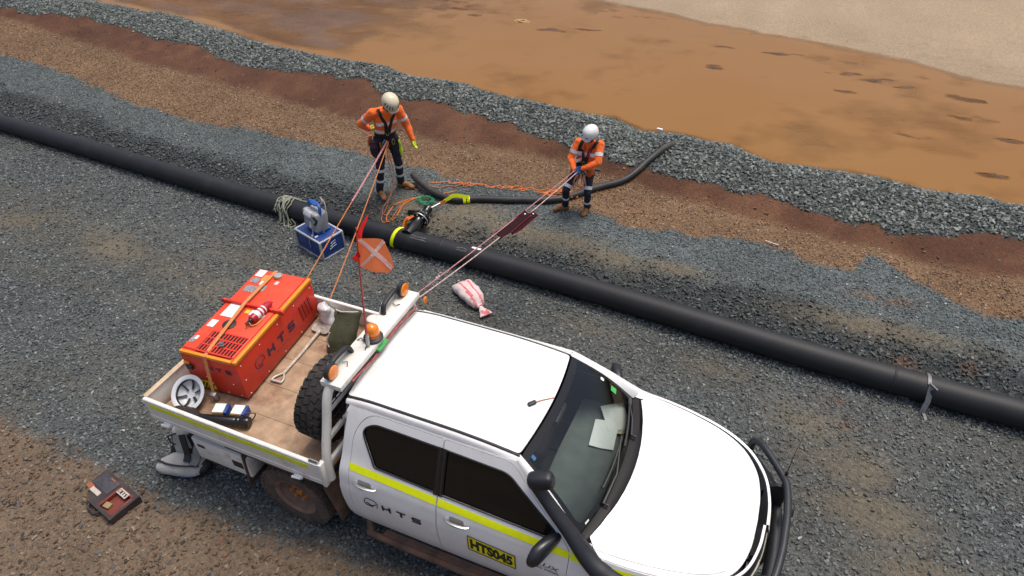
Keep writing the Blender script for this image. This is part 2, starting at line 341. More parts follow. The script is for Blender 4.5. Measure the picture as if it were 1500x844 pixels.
LINES = dict(
 P=[(-40, 5.6), (-20, 4.62), (-11, 4.02), (-7, 3.74), (-3.8, 3.49), (-1.15, 3.41), (.7, 3.37), (2.75, 3.21), (4.37, 3.03), (5.6, 2.99), (6.4, 2.975), (9, 2.93), (30, 2.6)],
 A=[(-40, -1.4), (-4.1, -1.13), (-3.4, -1.13), (-2.7, -1.17), (-2.08, -1.21), (-1.5, -1.22), (-.8, -1.2), (-.18, -1.14), (.4, -1.06), (1, -1.01), (1.4, -.98), (6, -1.3), (30, -2)],
 C=[(-40, 7.6), (-12.7, 5.25), (-10.2, 4.95), (-7.86, 4.55), (-6.1, 4.45), (-4.5, 4.37), (-3.3, 4.26), (-1.5, 4.12), (0, 4.15), (1.6, 4.02), (2.54, 4.1), (3.44, 4.06), (4.67, 3.97), (5.8, 3.88), (6.5, 3.9), (30, 3.6)],
 D=[(-40, 9.5), (-14.34, 6.48), (-12.8, 6.38), (-10.7, 5.93), (-8.85, 5.49), (-7.18, 5.25), (-6.1, 5.34), (-4.83, 5.35), (-3.77, 5.32), (-2.31, 5.21), (-1.22, 5.09), (-.08, 5.22), (.59, 4.94), (1.16, 4.85), (1.91, 4.75), (2.84, 4.93), (3.3, 5.01), (3.85, 4.97), (4.3, 4.81), (4.63, 4.78), (4.82, 5.34), (4.95, 5.23), (5.28, 4.95), (5.74, 4.69), (6.03, 4.45), (6.53, 4.52), (30, 4.4)],
 E=[(-40, 13), (-17.3, 8.62), (-15.5, 8.31), (-14, 8.1), (-12.4, 7.76), (-10.7, 7.41), (-9.28, 7.24), (-7.7, 6.99), (-6.12, 6.81), (-4.58, 6.51), (-2.96, 6.32), (-2.36, 6.26), (-.93, 6.36), (.08, 6.35), (.97, 6.18), (1.58, 6.0), (2.14, 5.94), (2.79, 5.77), (3.69, 5.62), (4.6, 5.51), (5.03, 5.59), (5.86, 5.41), (6.63, 5.45), (30, 5.2)],
 F=[(-40, 14), (-17.9, 9.05), (-16.2, 8.84), (-15.1, 9.02), (-12.4, 8.79), (-11.2, 8.32), (-9.93, 8.36), (-8.46, 7.86), (-6.85, 7.75), (-6.33, 7.78), (-4.9, 7.97), (-4.17, 7.32), (-2.98, 7.41), (-1.37, 7.05), (-.47, 6.81), (.26, 6.54), (1.59, 6.41), (2.05, 6.31), (2.72, 6.16), (3.63, 6.09), (4.59, 5.87), (5.55, 5.97), (6.25, 6.41), (6.72, 6.24), (30, 6)],
 G=[(-40, 17), (-16.15, 10.96), (-14, 10.67), (-11.8, 10.47), (-9.24, 9.67), (-7.8, 9.42), (-6.16, 9.29), (-4.54, 9.0), (-2.87, 8.99), (-1.78, 8.65), (-.76, 8.67), (.22, 8.69), (.87, 8.29), (1.61, 8.41), (2.61, 8.34), (3.26, 7.86), (4.02, 7.94), (4.96, 8.05), (5.86, 7.8), (6.96, 7.68), (30, 7)],
 H=[(-60, 40), (-8, 17.6), (-1.49, 15.6), (-.27, 15.25), (.9, 14.71), (2.26, 14.51), (3.83, 14.28), (5.42, 13.68), (6.58, 13.13), (7.53, 12.82), (30, 9)])
def ln(k, x): a = np.array(LINES[k]); return np.interp(x, a[:, 0], a[:, 1])
def blobs(x, y, L_): 
    v = np.zeros_like(x)
    for (bx, by, rx, ry) in L_: v = np.maximum(v, np.exp(-(((x - bx) / rx) ** 2 + ((y - by) / ry) ** 2)))
    return v
DUSTR = [(-7.2, 1.84, 1.6, .5), (-5.8, 1.79, 1.4, .45), (-4.4, 1.75, 1.2, .4), (-3.4, 1.6, .8, .35), (-3.6, 2.35, .6, .25), (4.27, 2.2, .5, .35), (4.84, 1.8, .6, .35), (5.05, 1.2, .6, .4), (3.3, 2.64, .7, .2), (1.7, 2.75, .6, .2), (-.55, 2.5, .7, .25), (-1.67, 2.5, .5, .25), (5.6, .6, 1, .4)]
DUSTC = [(-.76, 4.3, .6, .35), (.01, 4.12, .6, .22), (.85, 4.12, .7, .2), (1.63, 3.98, .6, .16), (2.4, 4.05, .5, .12), (-1.75, 4.15, .5, .3), (-.97, 4.0, .6, .3), (5, 3.8, 1, .15)]
MUDP = [(-1.93, 13.45, .35, .12), (-1.61, 13.03, .3, .1), (1.51, 11.98, .25, .2), (1.6, 13.21, .4, .12), (2.74, 13.28, .5, .12), (4.24, 12.51, .5, .14), (4.92, 12.35, .5, .16), (5.44, 12.16, .3, .1), (6.06, 12.0, .4, .14), (6.65, 11.88, .5, .12), (7.24, 11.92, .6, .12), (4.16, 11.53, .4, .1), (6.48, 11.0, .6, .14), (6.97, 10.28, .5, .12), (6.73, 8.77, .3, .1), (5.53, 9.9, .3, .1), (-.83, 13.0, .3, .1), (-2.92, 13.12, .6, .14), (-6.6, 14.0, 1.6, .5), (-5, 13.6, .7, .2)]
def ground_z(x, y):
    x = np.asarray(x, float); y = np.asarray(y, float)
    wob = (nz(x, y, 1.3, 3, 5) - .5) * .35
    p, a, c, d, e, f, g, h = (ln(k, x) for k in 'PACDEFGH')
    z = np.zeros_like(x) + (nz(x, y, .5, 3, 1) - .5) * .05 * ss(.5, 3, np.abs(y - p))
    z = z + .25 * ss(p + .10, c + .05, y + wob * .35 * ss(p + .3, c, y)) + .03 * (nz(x, y, 2.2, 3, 9) - .5) * ss(p + .3, c, y)
    z = z - .05 * ss(d, e, y) + .13 * ss(e - .05, f + .1, y + wob * .6) + .035 * (nz(x, y, 3.2, 4, 15) - .5) * ss(e - .2, e + .1, y) * ss(f + .3, f, y)
    t = np.clip((y + wob * .5 - f) / np.maximum(g - f, .3), 0, 1)
    z = z + .075 * np.sin(PI * t) ** .8 * (.5 + 1.0 * nz(x, y, 1.1, 3, 21))
    z = z - .43 * ss(f + .45 * (g - f), g + .30, y + wob * .6)
    mud = blobs(x, y, [(a, c, d * 1.2, e * 1.2) for a, c, d, e in MUDP]) * (3.0 * nz(x * .6, y * 1.3, 4.2, 5, 31) - .95)
    far = ss(3.2, .6, h - y) * ss(.60, .72, nz(x * .5, y * 1.8, 2.4, 5, 33)) * .5; mud = np.maximum(mud, far)
    left = ss(-6.0, -9.5, x) * ss(g + .25, g + .9, y)                 # wet mud flat, upper left
    z = np.where(y > g, z + .11 * np.clip(mud - .36, 0, 1) + left * (.015 + .15 * (nz(x, y * 2, .8, 5, 41)) + .03 * (nz(x, y * 2, 5, 3, 43) - .5)) + .012 * (nz(x * .6, y * 1.4, 5.5, 4, 44) - .5), z)
    z = z + ss(h - .35, h + 1.2, y + wob) * .22 + ss(h + 1, h + 12, y) * .8 + (nz(x, y, .8, 4, 51) - .5) * .05 * ss(h, h + 1, y)
    dz = ss(a + .15, a - .25, y + wob * .5)
    z = z + dz * (.02 + .05 * (nz(x, y, 1.6, 4, 61) - .5))
    return z
def gz(x, y): return float(ground_z(np.array([x]), np.array([y]))[0])
def zones(x, y):
    """weights of the surface kinds at a point and its base colour (linear)"""
    w1 = (nz(x, y, 3.1, 4, 71) - .5) * .5; w2 = (nz(x, y, .9, 3, 81) - .5) * .5
    yy = y + w1 * .6 + w2 * .25
    p, a, c, d, e, f, g, h = (ln(k, x) for k in 'PACDEFGH')
    Z = {}
    Z['dirt'] = ss(a + .12, a - .12, yy)
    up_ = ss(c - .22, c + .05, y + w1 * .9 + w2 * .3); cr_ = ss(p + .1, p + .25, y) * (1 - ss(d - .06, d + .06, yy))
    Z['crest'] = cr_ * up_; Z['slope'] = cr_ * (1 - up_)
    Z['brown'] = ss(d - .06, d + .06, yy) * (1 - ss(e - .15, e + .15, yy))
    Z['red'] = ss(e - .15, e + .15, yy) * (1 - ss(f - .05, f + .05, yy))
    Z['ridge'] = ss(f - .05, f + .05, yy) * (1 - ss(g - .03, g + .08, yy))
    Z['mud'] = ss(g - .03, g + .08, yy) * (1 - ss(h - .35, h + .1, yy))
    Z['bank'] = ss(h - .35, h + .1, yy)
    Z['road'] = np.clip(1 - sum(Z.values()), 0, 1)
    dust = np.clip(blobs(x, y, DUSTR) * (1.6 * nz(x, y, 2.7, 5, 91) - .15), 0, 1) * Z['road'] + np.clip(blobs(x, y, DUSTC) * 1.3 * (.4 + nz(x, y, 2.1, 4, 92)), 0, 1) * (Z['crest'] + Z['slope'])
    trk = sum(np.exp(-((y - yc - .08 * (nz(x, y, .4, 2, 94) - .5)) / .22) ** 2) for yc in (.95, 2.45, -.45)) * .30 * (.35 + nz(x * .35, y, 1.6, 4, 95)) * ss(.15, .3, nz(x * .2, y * .3, 1, 2, 96)); dust = np.maximum(dust, trk * Z['road']); dust = np.maximum(dust, np.clip(blobs(x, y, [(4.35, 2.15, .45, .25), (4.75, 1.75, .55, .30), (5.0, 1.25, .6, .32), (5.5, .7, .7, .3)]) * (.5 + 1.0 * nz(x, y, 2.4, 5, 97)), 0, 1) * Z['road']); dust = np.maximum(dust, ss(.50, .80, nz(x, y, .9, 5, 93)) * .22 * Z['road'])
    return Z, np.clip(dust, 0, 1)
RUSTP = [(5.29, 3.44, .22, .07), (5.96, 3.55, .09, .07), (4.57, 2.64, .16, .06), (4.75, 2.3, .10, .06), (5.0, 4.35, .35, .12)]
def rust(x, y): return np.clip(blobs(x, y, RUSTP) * (2.6 * nz(x, y, 9, 4, 111) - .75), 0, 1) * .8
RUSTC = np.array((.155, .080, .042))
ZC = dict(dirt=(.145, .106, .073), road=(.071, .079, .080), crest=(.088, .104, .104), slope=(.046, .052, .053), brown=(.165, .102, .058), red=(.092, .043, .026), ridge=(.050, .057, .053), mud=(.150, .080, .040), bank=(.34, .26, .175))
DUSTCOL = np.array((.128, .112, .083))
def axis(lo, a, b, hi, d, grow=1.25):
    xs = list(np.arange(a, b, d)); s = d; x = b
    while x < hi: xs.append(x); s *= grow; x += s
    xs.append(hi); s = d; x = a - d; L_ = []
    while x > lo: L_.append(x); s *= grow; x -= s
    L_.append(lo); return np.array(L_[::-1] + xs)
gx = axis(-150, -16, 9, 150, .055, 1.18); gy = axis(-120, -3.2, 14.5, 260, .05, 1.18)
GX, GY = np.meshgrid(gx, gy); fx, fy = GX.ravel(), GY.ravel()
GZ = ground_z(fx, fy) + (nz(fx, fy, 9, 2, 3) - .5) * .012
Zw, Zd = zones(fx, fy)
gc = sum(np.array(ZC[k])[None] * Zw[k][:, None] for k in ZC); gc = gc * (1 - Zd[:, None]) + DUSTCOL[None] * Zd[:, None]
rv_ = (Zw['red'] * ss(.35, .75, nz(fx, fy, 2.6, 5, 107)))[:, None]; gc = gc * (1 - rv_ * .55) + np.array((.150, .075, .042)) * rv_ * .55
pm_ = (Zw['mud'] * ss(.42, .62, nz(fx * .6, fy * 1.3, 1.1, 5, 103)))[:, None]; gc = gc * (1 - pm_ * .6) + np.array((.140, .098, .080)) * pm_ * .6
ru_ = rust(fx, fy)[:, None] * .8; gc = gc * (1 - ru_) + RUSTC * ru_
gc = gc * (1 + (.56 - .36 * Zw['bank']) * (nz(fx, fy, 1.2, 5, 101) - .5))[:, None]
nxv = len(gx); nyv = len(gy)
idx = np.arange(nxv * nyv).reshape(nyv, nxv); F_ = np.stack([idx[:-1, :-1], idx[:-1, 1:], idx[1:, 1:], idx[1:, :-1]], -1).reshape(-1, 4)
me = bpy.data.meshes.new('ground'); me.vertices.add(nxv * nyv); me.vertices.foreach_set('co', np.stack([fx, fy, GZ], -1).ravel())
me.loops.add(F_.size); me.loops.foreach_set('vertex_index', F_.ravel().astype(np.int32)); me.polygons.add(len(F_)); me.polygons.foreach_set('loop_start', np.arange(0, F_.size, 4, dtype=np.int32))
me.update(calc_edges=True); me.polygons.foreach_set('use_smooth', [True] * len(F_))
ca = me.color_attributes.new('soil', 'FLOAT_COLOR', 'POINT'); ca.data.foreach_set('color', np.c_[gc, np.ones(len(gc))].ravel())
sa = me.attributes.new('stony', 'FLOAT', 'POINT'); sa.data.foreach_set('value', (Zw['road'] + Zw['crest'] + Zw['slope'] + Zw['ridge'] + .6 * Zw['brown'] + .35 * Zw['dirt']) * (1 - .6 * Zd))
def ground_mat():
    m = bpy.data.materials.new('ground_soil_and_grit'); m.use_nodes = True; n = m.node_tree; b = n.nodes['Principled BSDF']; L = n.links.new
    b.inputs['Roughness'].default_value = .92; b.inputs['Specular IOR Level'].default_value = .2
    tc = n.nodes.new('ShaderNodeTexCoord'); at = n.nodes.new('ShaderNodeAttribute'); at.attribute_name = 'soil'; st = n.nodes.new('ShaderNodeAttribute'); st.attribute_name = 'stony'
    vo = n.nodes.new('ShaderNodeTexVoronoi'); vo.inputs['Scale'].default_value = 48; L(tc.outputs['Object'], vo.inputs['Vector'])
    bw = n.nodes.new('ShaderNodeSeparateColor'); L(vo.outputs['Color'], bw.inputs[0])
    mr = n.nodes.new('ShaderNodeMapRange'); mr.inputs[3].default_value = .55; mr.inputs[4].default_value = 1.5; L(bw.outputs[0], mr.inputs[0])
    mx = n.nodes.new('ShaderNodeMix'); mx.data_type = 'FLOAT'; mx.inputs[2].default_value = 1; L(st.outputs['Fac'], mx.inputs[0]); L(mr.outputs[0], mx.inputs[3])
    nn = n.nodes.new('ShaderNodeTexNoise'); nn.inputs['Scale'].default_value = 22; nn.inputs['Detail'].default_value = 8; nn.inputs['Roughness'].default_value = .7; L(tc.outputs['Object'], nn.inputs['Vector'])
    m2 = n.nodes.new('ShaderNodeMapRange'); m2.inputs[1].default_value = .3; m2.inputs[2].default_value = .7; m2.inputs[3].default_value = .72; m2.inputs[4].default_value = 1.28; L(nn.outputs[0], m2.inputs[0])
    mu = n.nodes.new('ShaderNodeMath'); mu.operation = 'MULTIPLY'; L(mx.outputs[0], mu.inputs[0]); L(m2.outputs[0], mu.inputs[1])
    sc = n.nodes.new('ShaderNodeVectorMath'); sc.operation = 'SCALE'; L(at.outputs['Color'], sc.inputs[0]); L(mu.outputs[0], sc.inputs['Scale']); L(sc.outputs[0], b.inputs['Base Color'])
    hm = n.nodes.new('ShaderNodeMath'); hm.operation = 'MULTIPLY_ADD'; L(vo.outputs['Distance'], hm.inputs[0]); hm.inputs[1].default_value = -1.0; L(nn.outputs[0], hm.inputs[2])
    bp = n.nodes.new('ShaderNodeBump'); bp.inputs['Strength'].default_value = .7; bp.inputs['Distance'].default_value = .015; L(hm.outputs[0], bp.inputs['Height']); L(bp.outputs[0], b.inputs['Normal'])
    return m
me.materials.append(ground_mat()); go = bpy.data.objects.new('ground', me); COL.objects.link(go); tag(go, 'gravel road, berm, red earth and pale dirt bank around the pond', 'ground', kind='structure')

# muddy water
def water_mat():
    m = bpy.data.materials.new('muddy_water'); m.use_nodes = True; n = m.node_tree; b = n.nodes['Principled BSDF']; L = n.links.new
    b.inputs['Roughness'].default_value = .16; b.inputs['IOR'].default_value = 1.33; b.inputs['Specular IOR Level'].default_value = .25
    tc = n.nodes.new('ShaderNodeTexCoord'); t = n.nodes.new('ShaderNodeTexNoise'); t.inputs['Scale'].default_value = .35; t.inputs['Detail'].default_value = 7; L(tc.outputs['Object'], t.inputs['Vector'])
    r = n.nodes.new('ShaderNodeValToRGB'); r.color_ramp.elements[0].position = .3; r.color_ramp.elements[0].color = (.240, .113, .027, 1); r.color_ramp.elements[1].position = .72; r.color_ramp.elements[1].color = (.254, .128, .037, 1)
    L(t.outputs[0], r.inputs[0]); L(r.outputs[0], b.inputs['Base Color'])
    t2 = n.nodes.new('ShaderNodeTexNoise'); t2.inputs['Scale'].default_value = 9; t2.inputs['Detail'].default_value = 4; L(tc.outputs['Object'], t2.inputs['Vector'])
    da = n.nodes.new('ShaderNodeAttribute'); da.attribute_name = 'depth'; dm = n.nodes.new('ShaderNodeMapRange'); dm.inputs[1].default_value = 0; dm.inputs[2].default_value = .045; dm.inputs[3].default_value = .12; dm.inputs[4].default_value = 1; L(da.outputs['Fac'], dm.inputs[0]); L(dm.outputs[0], b.inputs['Alpha'])
    bp = n.nodes.new('ShaderNodeBump'); bp.inputs['Strength'].default_value = .12; bp.inputs['Distance'].default_value = .01; L(t2.outputs[0], bp.inputs['Height']); L(bp.outputs[0], b.inputs['Normal'])
    return m
wx = axis(-60, -20, 9, 30, .08, 1.3); tt = np.linspace(0, 1, 150); WX, TT = np.meshgrid(wx, tt); WY = ln('F', WX) + .6 * (ln('G', WX) - ln('F', WX)); WY = WY + TT * (ln('H', WX) + 1.2 - WY)
WDEP = -.052 - ground_z(WX.ravel(), WY.ravel()); ii = np.arange(WX.size).reshape(WX.shape)
WF = np.stack([ii[:-1, :-1], ii[:-1, 1:], ii[1:, 1:], ii[1:, :-1]], -1).reshape(-1, 4).tolist(); WV = np.c_[WX.ravel(), WY.ravel(), np.full(WX.size, -.052)]
wo = mesh('water', WV, WF, water_mat(), smooth=False); wo.data.attributes.new('depth', 'FLOAT', 'POINT').data.foreach_set('value', WDEP); tag(wo, 'still orange-brown muddy pond water beyond the rock windrow', 'water', kind='structure')

# loose stones: a point mesh per kind of stone, rocks set on the points
def rock_mesh(i, flat):
    r_ = random.Random(100 + i); bm = bmesh.new()
    for k in range(9):
        v = Vector((r_.gauss(0, 1), r_.gauss(0, 1), r_.gauss(0, 1))).normalized() * r_.uniform(.8, 1.05); bm.verts.new((v.x, v.y * r_.uniform(.65, .85), v.z * flat))
    bmesh.ops.convex_hull(bm, input=bm.verts[:]); bmesh.ops.delete(bm, geom=[v for v in bm.verts if not v.link_faces], context='VERTS')
    m_ = bpy.data.meshes.new('rock_shape'); bm.to_mesh(m_); bm.free(); m_.materials.append(STONE); return m_
def stone_mat():
    m = bpy.data.materials.new('crushed_stone'); m.use_nodes = True; n = m.node_tree; b = n.nodes['Principled BSDF']; L = n.links.new
    b.inputs['Roughness'].default_value = .75; b.inputs['Specular IOR Level'].default_value = .35
    a = n.nodes.new('ShaderNodeAttribute'); a.attribute_type = 'INSTANCER'; a.attribute_name = 'tint'
    L(a.outputs['Color'], b.inputs['Base Color']); return m
STONE = stone_mat()
ROCKS = [bpy.data.objects.new('rock_shape', rock_mesh(i, [.45, .55, .7, .6, .5][i])) for i in range(5)]
def stone_nodes():
    g = bpy.data.node_groups.new('set_stones', 'GeometryNodeTree'); g.interface.new_socket('Geometry', in_out='INPUT', socket_type='NodeSocketGeometry'); g.interface.new_socket('Geometry', in_out='OUTPUT', socket_type='NodeSocketGeometry')
    N = g.nodes.new; L = g.links.new; i = N('NodeGroupInput'); o = N('NodeGroupOutput'); ip = N('GeometryNodeInstanceOnPoints'); j = N('GeometryNodeJoinGeometry')
    for r in ROCKS:
        ob = N('GeometryNodeObjectInfo'); ob.inputs['Object'].default_value = r; ob.inputs['As Instance'].default_value = True; L(ob.outputs['Geometry'], j.inputs[0])
    def na(nm, ty): a = N('GeometryNodeInputNamedAttribute'); a.data_type = ty; a.inputs['Name'].default_value = nm; return a.outputs[0]
    ip.inputs['Pick Instance'].default_value = True
    L(i.outputs[0], ip.inputs['Points']); L(j.outputs[0], ip.inputs['Instance']); L(na('pick', 'INT'), ip.inputs['Instance Index']); L(na('turn', 'FLOAT_VECTOR'), ip.inputs['Rotation']); L(na('size', 'FLOAT'), ip.inputs['Scale']); L(ip.outputs[0], o.inputs[0])
    return g
SG = stone_nodes()
PIPE_R = .158
def scatter(name, label, zone, dens, smin, smax, pal, x0, x1, y0, y1, dustcut=.8, power=2.2, sink=.2, keep=None):
    n = int(dens * (x1 - x0) * (y1 - y0)); x = rng.uniform(x0, x1, n); y = rng.uniform(y0, y1, n)
    Z_, D_ = zones(x, y); wt = sum(Z_[k] for k in zone) * (1 - dustcut * D_)
    if keep is not None: wt = wt * keep(x, y)
    ok = rng.uniform(0, 1, n) < wt
    ok &= rng.uniform(0, 1, n) < np.clip(1.25 - np.hypot(x - 1, y - 2) / 60, .3, 1)
    x, y, D_ = x[ok], y[ok], D_[ok]; n = len(x)
    s = smin + (smax - smin) * rng.uniform(0, 1, n) ** power
    z = ground_z(x, y) + s * sink
    m_ = bpy.data.meshes.new(name); m_.vertices.add(n); m_.vertices.foreach_set('co', np.c_[x, y, z].ravel())
    m_.attributes.new('size', 'FLOAT', 'POINT').data.foreach_set('value', s)
    m_.attributes.new('pick', 'INT', 'POINT').data.foreach_set('value', rng.integers(0, 5, n).astype(np.int32))
    m_.attributes.new('turn', 'FLOAT_VECTOR', 'POINT').data.foreach_set('vector', np.c_[rng.normal(0, .35, n), rng.normal(0, .35, n), rng.uniform(0, 6.28, n)].ravel())
    pal = np.array(pal) * ({'road': 1.24, 'brown': 1.14, 'ridge': 1.16}.get(zone[0], 1.0)); c = pal[rng.integers(0, len(pal), n)] * rng.uniform(.82, 1.2, n)[:, None]
    dd = np.clip(D_ * rng.uniform(.3, 1.1, n), 0, 1)[:, None]; c = c * (1 - dd) + DUSTCOL * dd; dd = (rust(x, y) * rng.uniform(.2, 1.1, n)).clip(0, 1)[:, None]; c = c * (1 - dd) + RUSTC * dd
    m_.attributes.new('tint', 'FLOAT_COLOR', 'POINT').data.foreach_set('color', np.c_[c, np.ones(n)].ravel())
    o = bpy.data.objects.new(name, m_); COL.objects.link(o); md = o.modifiers.new('stones', 'NODES'); md.node_group = SG
    tag(o, label, 'stones', kind='stuff'); return n
GREY = [(.125, .142, .140), (.10, .115, .114), (.060, .070, .071), (.078, .090, .091), (.092, .106, .105), (.045, .053, .055), (.11, .120, .114), (.080, .078, .070), (.06, .071, .076), (.15, .165, .160)]
GREY = GREY * 5 + [(.25, .25, .24)]
LIGHT = [(.09, .108, .110), (.115, .134, .135), (.14, .158, .157), (.072, .087, .09), (.165, .178, .174), (.10, .102, .09)]
LIGHT = LIGHT * 8 + [(.33, .33, .32)]
BRN = [(.16, .093, .050), (.20, .122, .068), (.12, .068, .037), (.24, .16, .098), (.085, .048, .028), (.17, .10, .056), (.31, .23, .155), (.15, .095, .060), (.19, .12, .074)]
DRT = [(.125, .09, .06), (.15, .112, .078), (.095, .068, .046), (.22, .18, .135), (.10, .10, .10), (.15, .075, .042), (.06, .043, .03), (.12, .085, .055), (.13, .10, .07)]
RDG = [(.085, .100, .094), (.12, .136, .128), (.155, .170, .158), (.058, .068, .065), (.20, .212, .195), (.11, .115, .10), (.07, .08, .078)]
NST = 0
NST += scatter('road_gravel', 'dark blue-grey crushed rock covering the road beside the pipe', ['road'], 1400, .008, .036, GREY, -16, 9, -1.7, 4.0)
NST += scatter('berm_gravel', 'paler grey crushed rock on the berm behind the pipe', ['crest'], 1500, .008, .028, LIGHT, -18, 9, 3.0, 8.6)
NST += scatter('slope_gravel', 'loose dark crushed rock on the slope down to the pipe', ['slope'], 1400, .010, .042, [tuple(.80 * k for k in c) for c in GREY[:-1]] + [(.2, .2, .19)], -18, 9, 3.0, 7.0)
NST += scatter('brown_pebbles', 'rust brown pebbles on the strip behind the workers', ['brown'], 1300, .007, .026, BRN, -20, 9, 4.2, 9.4)
NST += scatter('windrow_rock', 'coarse grey-green broken rock windrow along the pond edge', ['ridge'], 950, .016, .058, RDG, -24, 9, 5.5, 13.5, power=1.9)
NST += scatter('dirt_pebbles', 'scattered mixed pebbles on the brown dirt', ['dirt'], 1300, .005, .038, DRT, -6, 4, -4, -.6, power=4.0)
NST += scatter('stray_stones', 'stray stones fallen on the red earth', ['red'], 30, .008, .035, DRT + RDG[:2], -20, 9, 5, 16, power=2.5)
NST += scatter('pipe_edge_stones', 'loose stones banked against the underside of the black pipe', ['road', 'slope'], 2600, .012, .034, GREY[:10], -18, 9, 2.5, 5.2, keep=lambda x, y: np.exp(-((np.abs(y - ln('P', x)) - .15) / .045) ** 2), sink=.5)
print('stones', NST)

# ------------------------------------------------------------------ utility truck (X forward, rear axle at x=0)
T = thing('utility_truck', 'white dual-cab work ute with timber-floored tray, snorkel and black bull bar', 'truck', (1.3, 0, 0), world=True)
def pch(xs, ys):
    xs = np.array(xs, float); ys = np.array(ys, float); d = np.diff(ys) / np.diff(xs); m = np.zeros_like(xs); m[0], m[-1] = d[0], d[-1]
    for i in range(1, len(xs) - 1): m[i] = 0 if d[i - 1] * d[i] <= 0 else 2 * d[i - 1] * d[i] / (d[i - 1] + d[i])
    def f(x):
        x = min(max(x, xs[0]), xs[-1]); i = min(int(np.searchsorted(xs, x, 'right')) - 1, len(xs) - 2); h = xs[i + 1] - xs[i]; t = (x - xs[i]) / h
        return (2 * t ** 3 - 3 * t * t + 1) * ys[i] + (t ** 3 - 2 * t * t + t) * h * m[i] + (-2 * t ** 3 + 3 * t * t) * ys[i + 1] + (t ** 3 - t * t) * h * m[i + 1]
    return f
PROF = pch([.40, .50, .58, .70, .85, .97, 1.00, 1.08, 1.15, 1.21, 1.26, 1.45, 1.60, 1.68, 1.715, 1.74], [.84, .87, .892, .908, .918, .915, .905, .893, .872, .842, .815, .738, .668, .628, .604, .573])
PL = spline([(.64, .77), (.655, .805), (.70, .83), (1.2, .833), (1.8, .834), (2.4, .832), (2.7, .828), (2.95, .818), (3.15, .795), (3.32, .762), (3.48, .72), (3.62, .665), (3.74, .59), (3.83, .49), (3.895, .37), (3.935, .2), (3.945, .06), (3.947, -.06)], 10)
PL = np.array([q[:2] for q in PL if q[1] >= 0] + [(3.947, 0)]); _s = np.r_[0, np.cumsum(np.linalg.norm(np.diff(PL, axis=0), axis=1))]
PU = _s - np.interp(.70, PL[:40, 0], _s[:40]) + .70; UEND = PU[-1]
def plan(u): return np.array([np.interp(u, PU, PL[:, 0]), np.interp(u, PU, PL[:, 1])])
def side(u, z, off=0.0, sgn=-1):
    c = plan(u); t = plan(u + .01) - plan(u - .01); t /= max(np.linalg.norm(t), 1e-9); n = np.array([-t[1], t[0]])
    q = c + n * (PROF(z) - .83 + off); return Vector((q[0], sgn * max(q[1], 0), z))
def sfn(off, sgn=-1): return lambda u, z: side(u, z, off, sgn)
def both(name, outline, off, m, h=.06, holes=(), thick=0.0, parent=T, sides=(-1, 1), label=None):
    out = []
    for sg in sides:
        V, F = drape(outline, sfn(off, sg), h, holes, thick)
        if sg == 1: F = flip(F)
        o = mesh(name, V, F, m, parent, True, angle=35); out.append(o)
        if label: o['label'] = label
    return out
def zf(x): return np.interp(x, [2.6, 2.85, 3.2, 3.5, 3.75, 3.9, 3.95], [1.225, 1.205, 1.175, 1.145, 1.105, 1.075, 1.065])
DR = roundpoly([(.83, .50), (1.575, .50), (1.575, 1.69), (.90, 1.69), (.775, 1.52), (.75, 1.20), (.745, .66)], [.06, .02, .02, .12, .15, .15, .12], 5)
DF = roundpoly([(1.587, .50), (2.60, .50), (2.68, .70), (2.70, 1.18), (2.16, 1.688), (1.587, 1.69)], [.02, .08, .08, .06, .06, .02], 5)
WR = roundpoly([(1.563, 1.245), (1.563, 1.618), (.95, 1.622), (.845, 1.55), (.985, 1.262)], [.01, .01, .08, .07, .02], 5)
WF_ = roundpoly([(1.60, 1.245), (2.54, 1.222), (2.60, 1.25), (2.55, 1.30), (2.14, 1.605), (1.60, 1.618)], [.01, .02, .02, .02, .06, .01], 5)
def grow(poly, d):
    P = np.array(poly); c = P.mean(0); out = []
    for i in range(len(P)):
        t = P[(i + 1) % len(P)] - P[i - 1]; t /= max(np.linalg.norm(t), 1e-9); n = np.array([t[1], -t[0]])
        if np.dot(n, P[i] - c) < 0: n = -n
        out.append(tuple(P[i] + n * d))
    return out
ARCH = [(3.085 + .455 * math.cos(a), .39 + .455 * math.sin(a)) for a in np.linspace(PI, 0, 18)]
ARCH = [(max(2.63, u), max(z, .42)) for u, z in ARCH]
fz = [(u, float(zf(plan(u)[0]))) for u in np.linspace(UEND - .001, 2.86, 26)]
CABOUT = [(.66, .46)] + [(2.63, .46)] + ARCH[1:-1] + [(3.545, .50), (UEND - .001, .50)] + fz + [(2.80, 1.225), (2.18, 1.705), (.66, 1.705)]
both('cab_side', CABOUT, 0, WHITE, .05, [grow(DR, .0045), grow(DF, .0045)], .02)
both('gap_lining', [(.70, .48), (2.6, .48), (2.74, .7), (2.74, 1.2), (2.2, 1.69), (.74, 1.69)], -.022, DARK, .08, [grow(WR, -.005), grow(WF_, -.005)])
YEL0, YEL1 = 1.155, 1.215
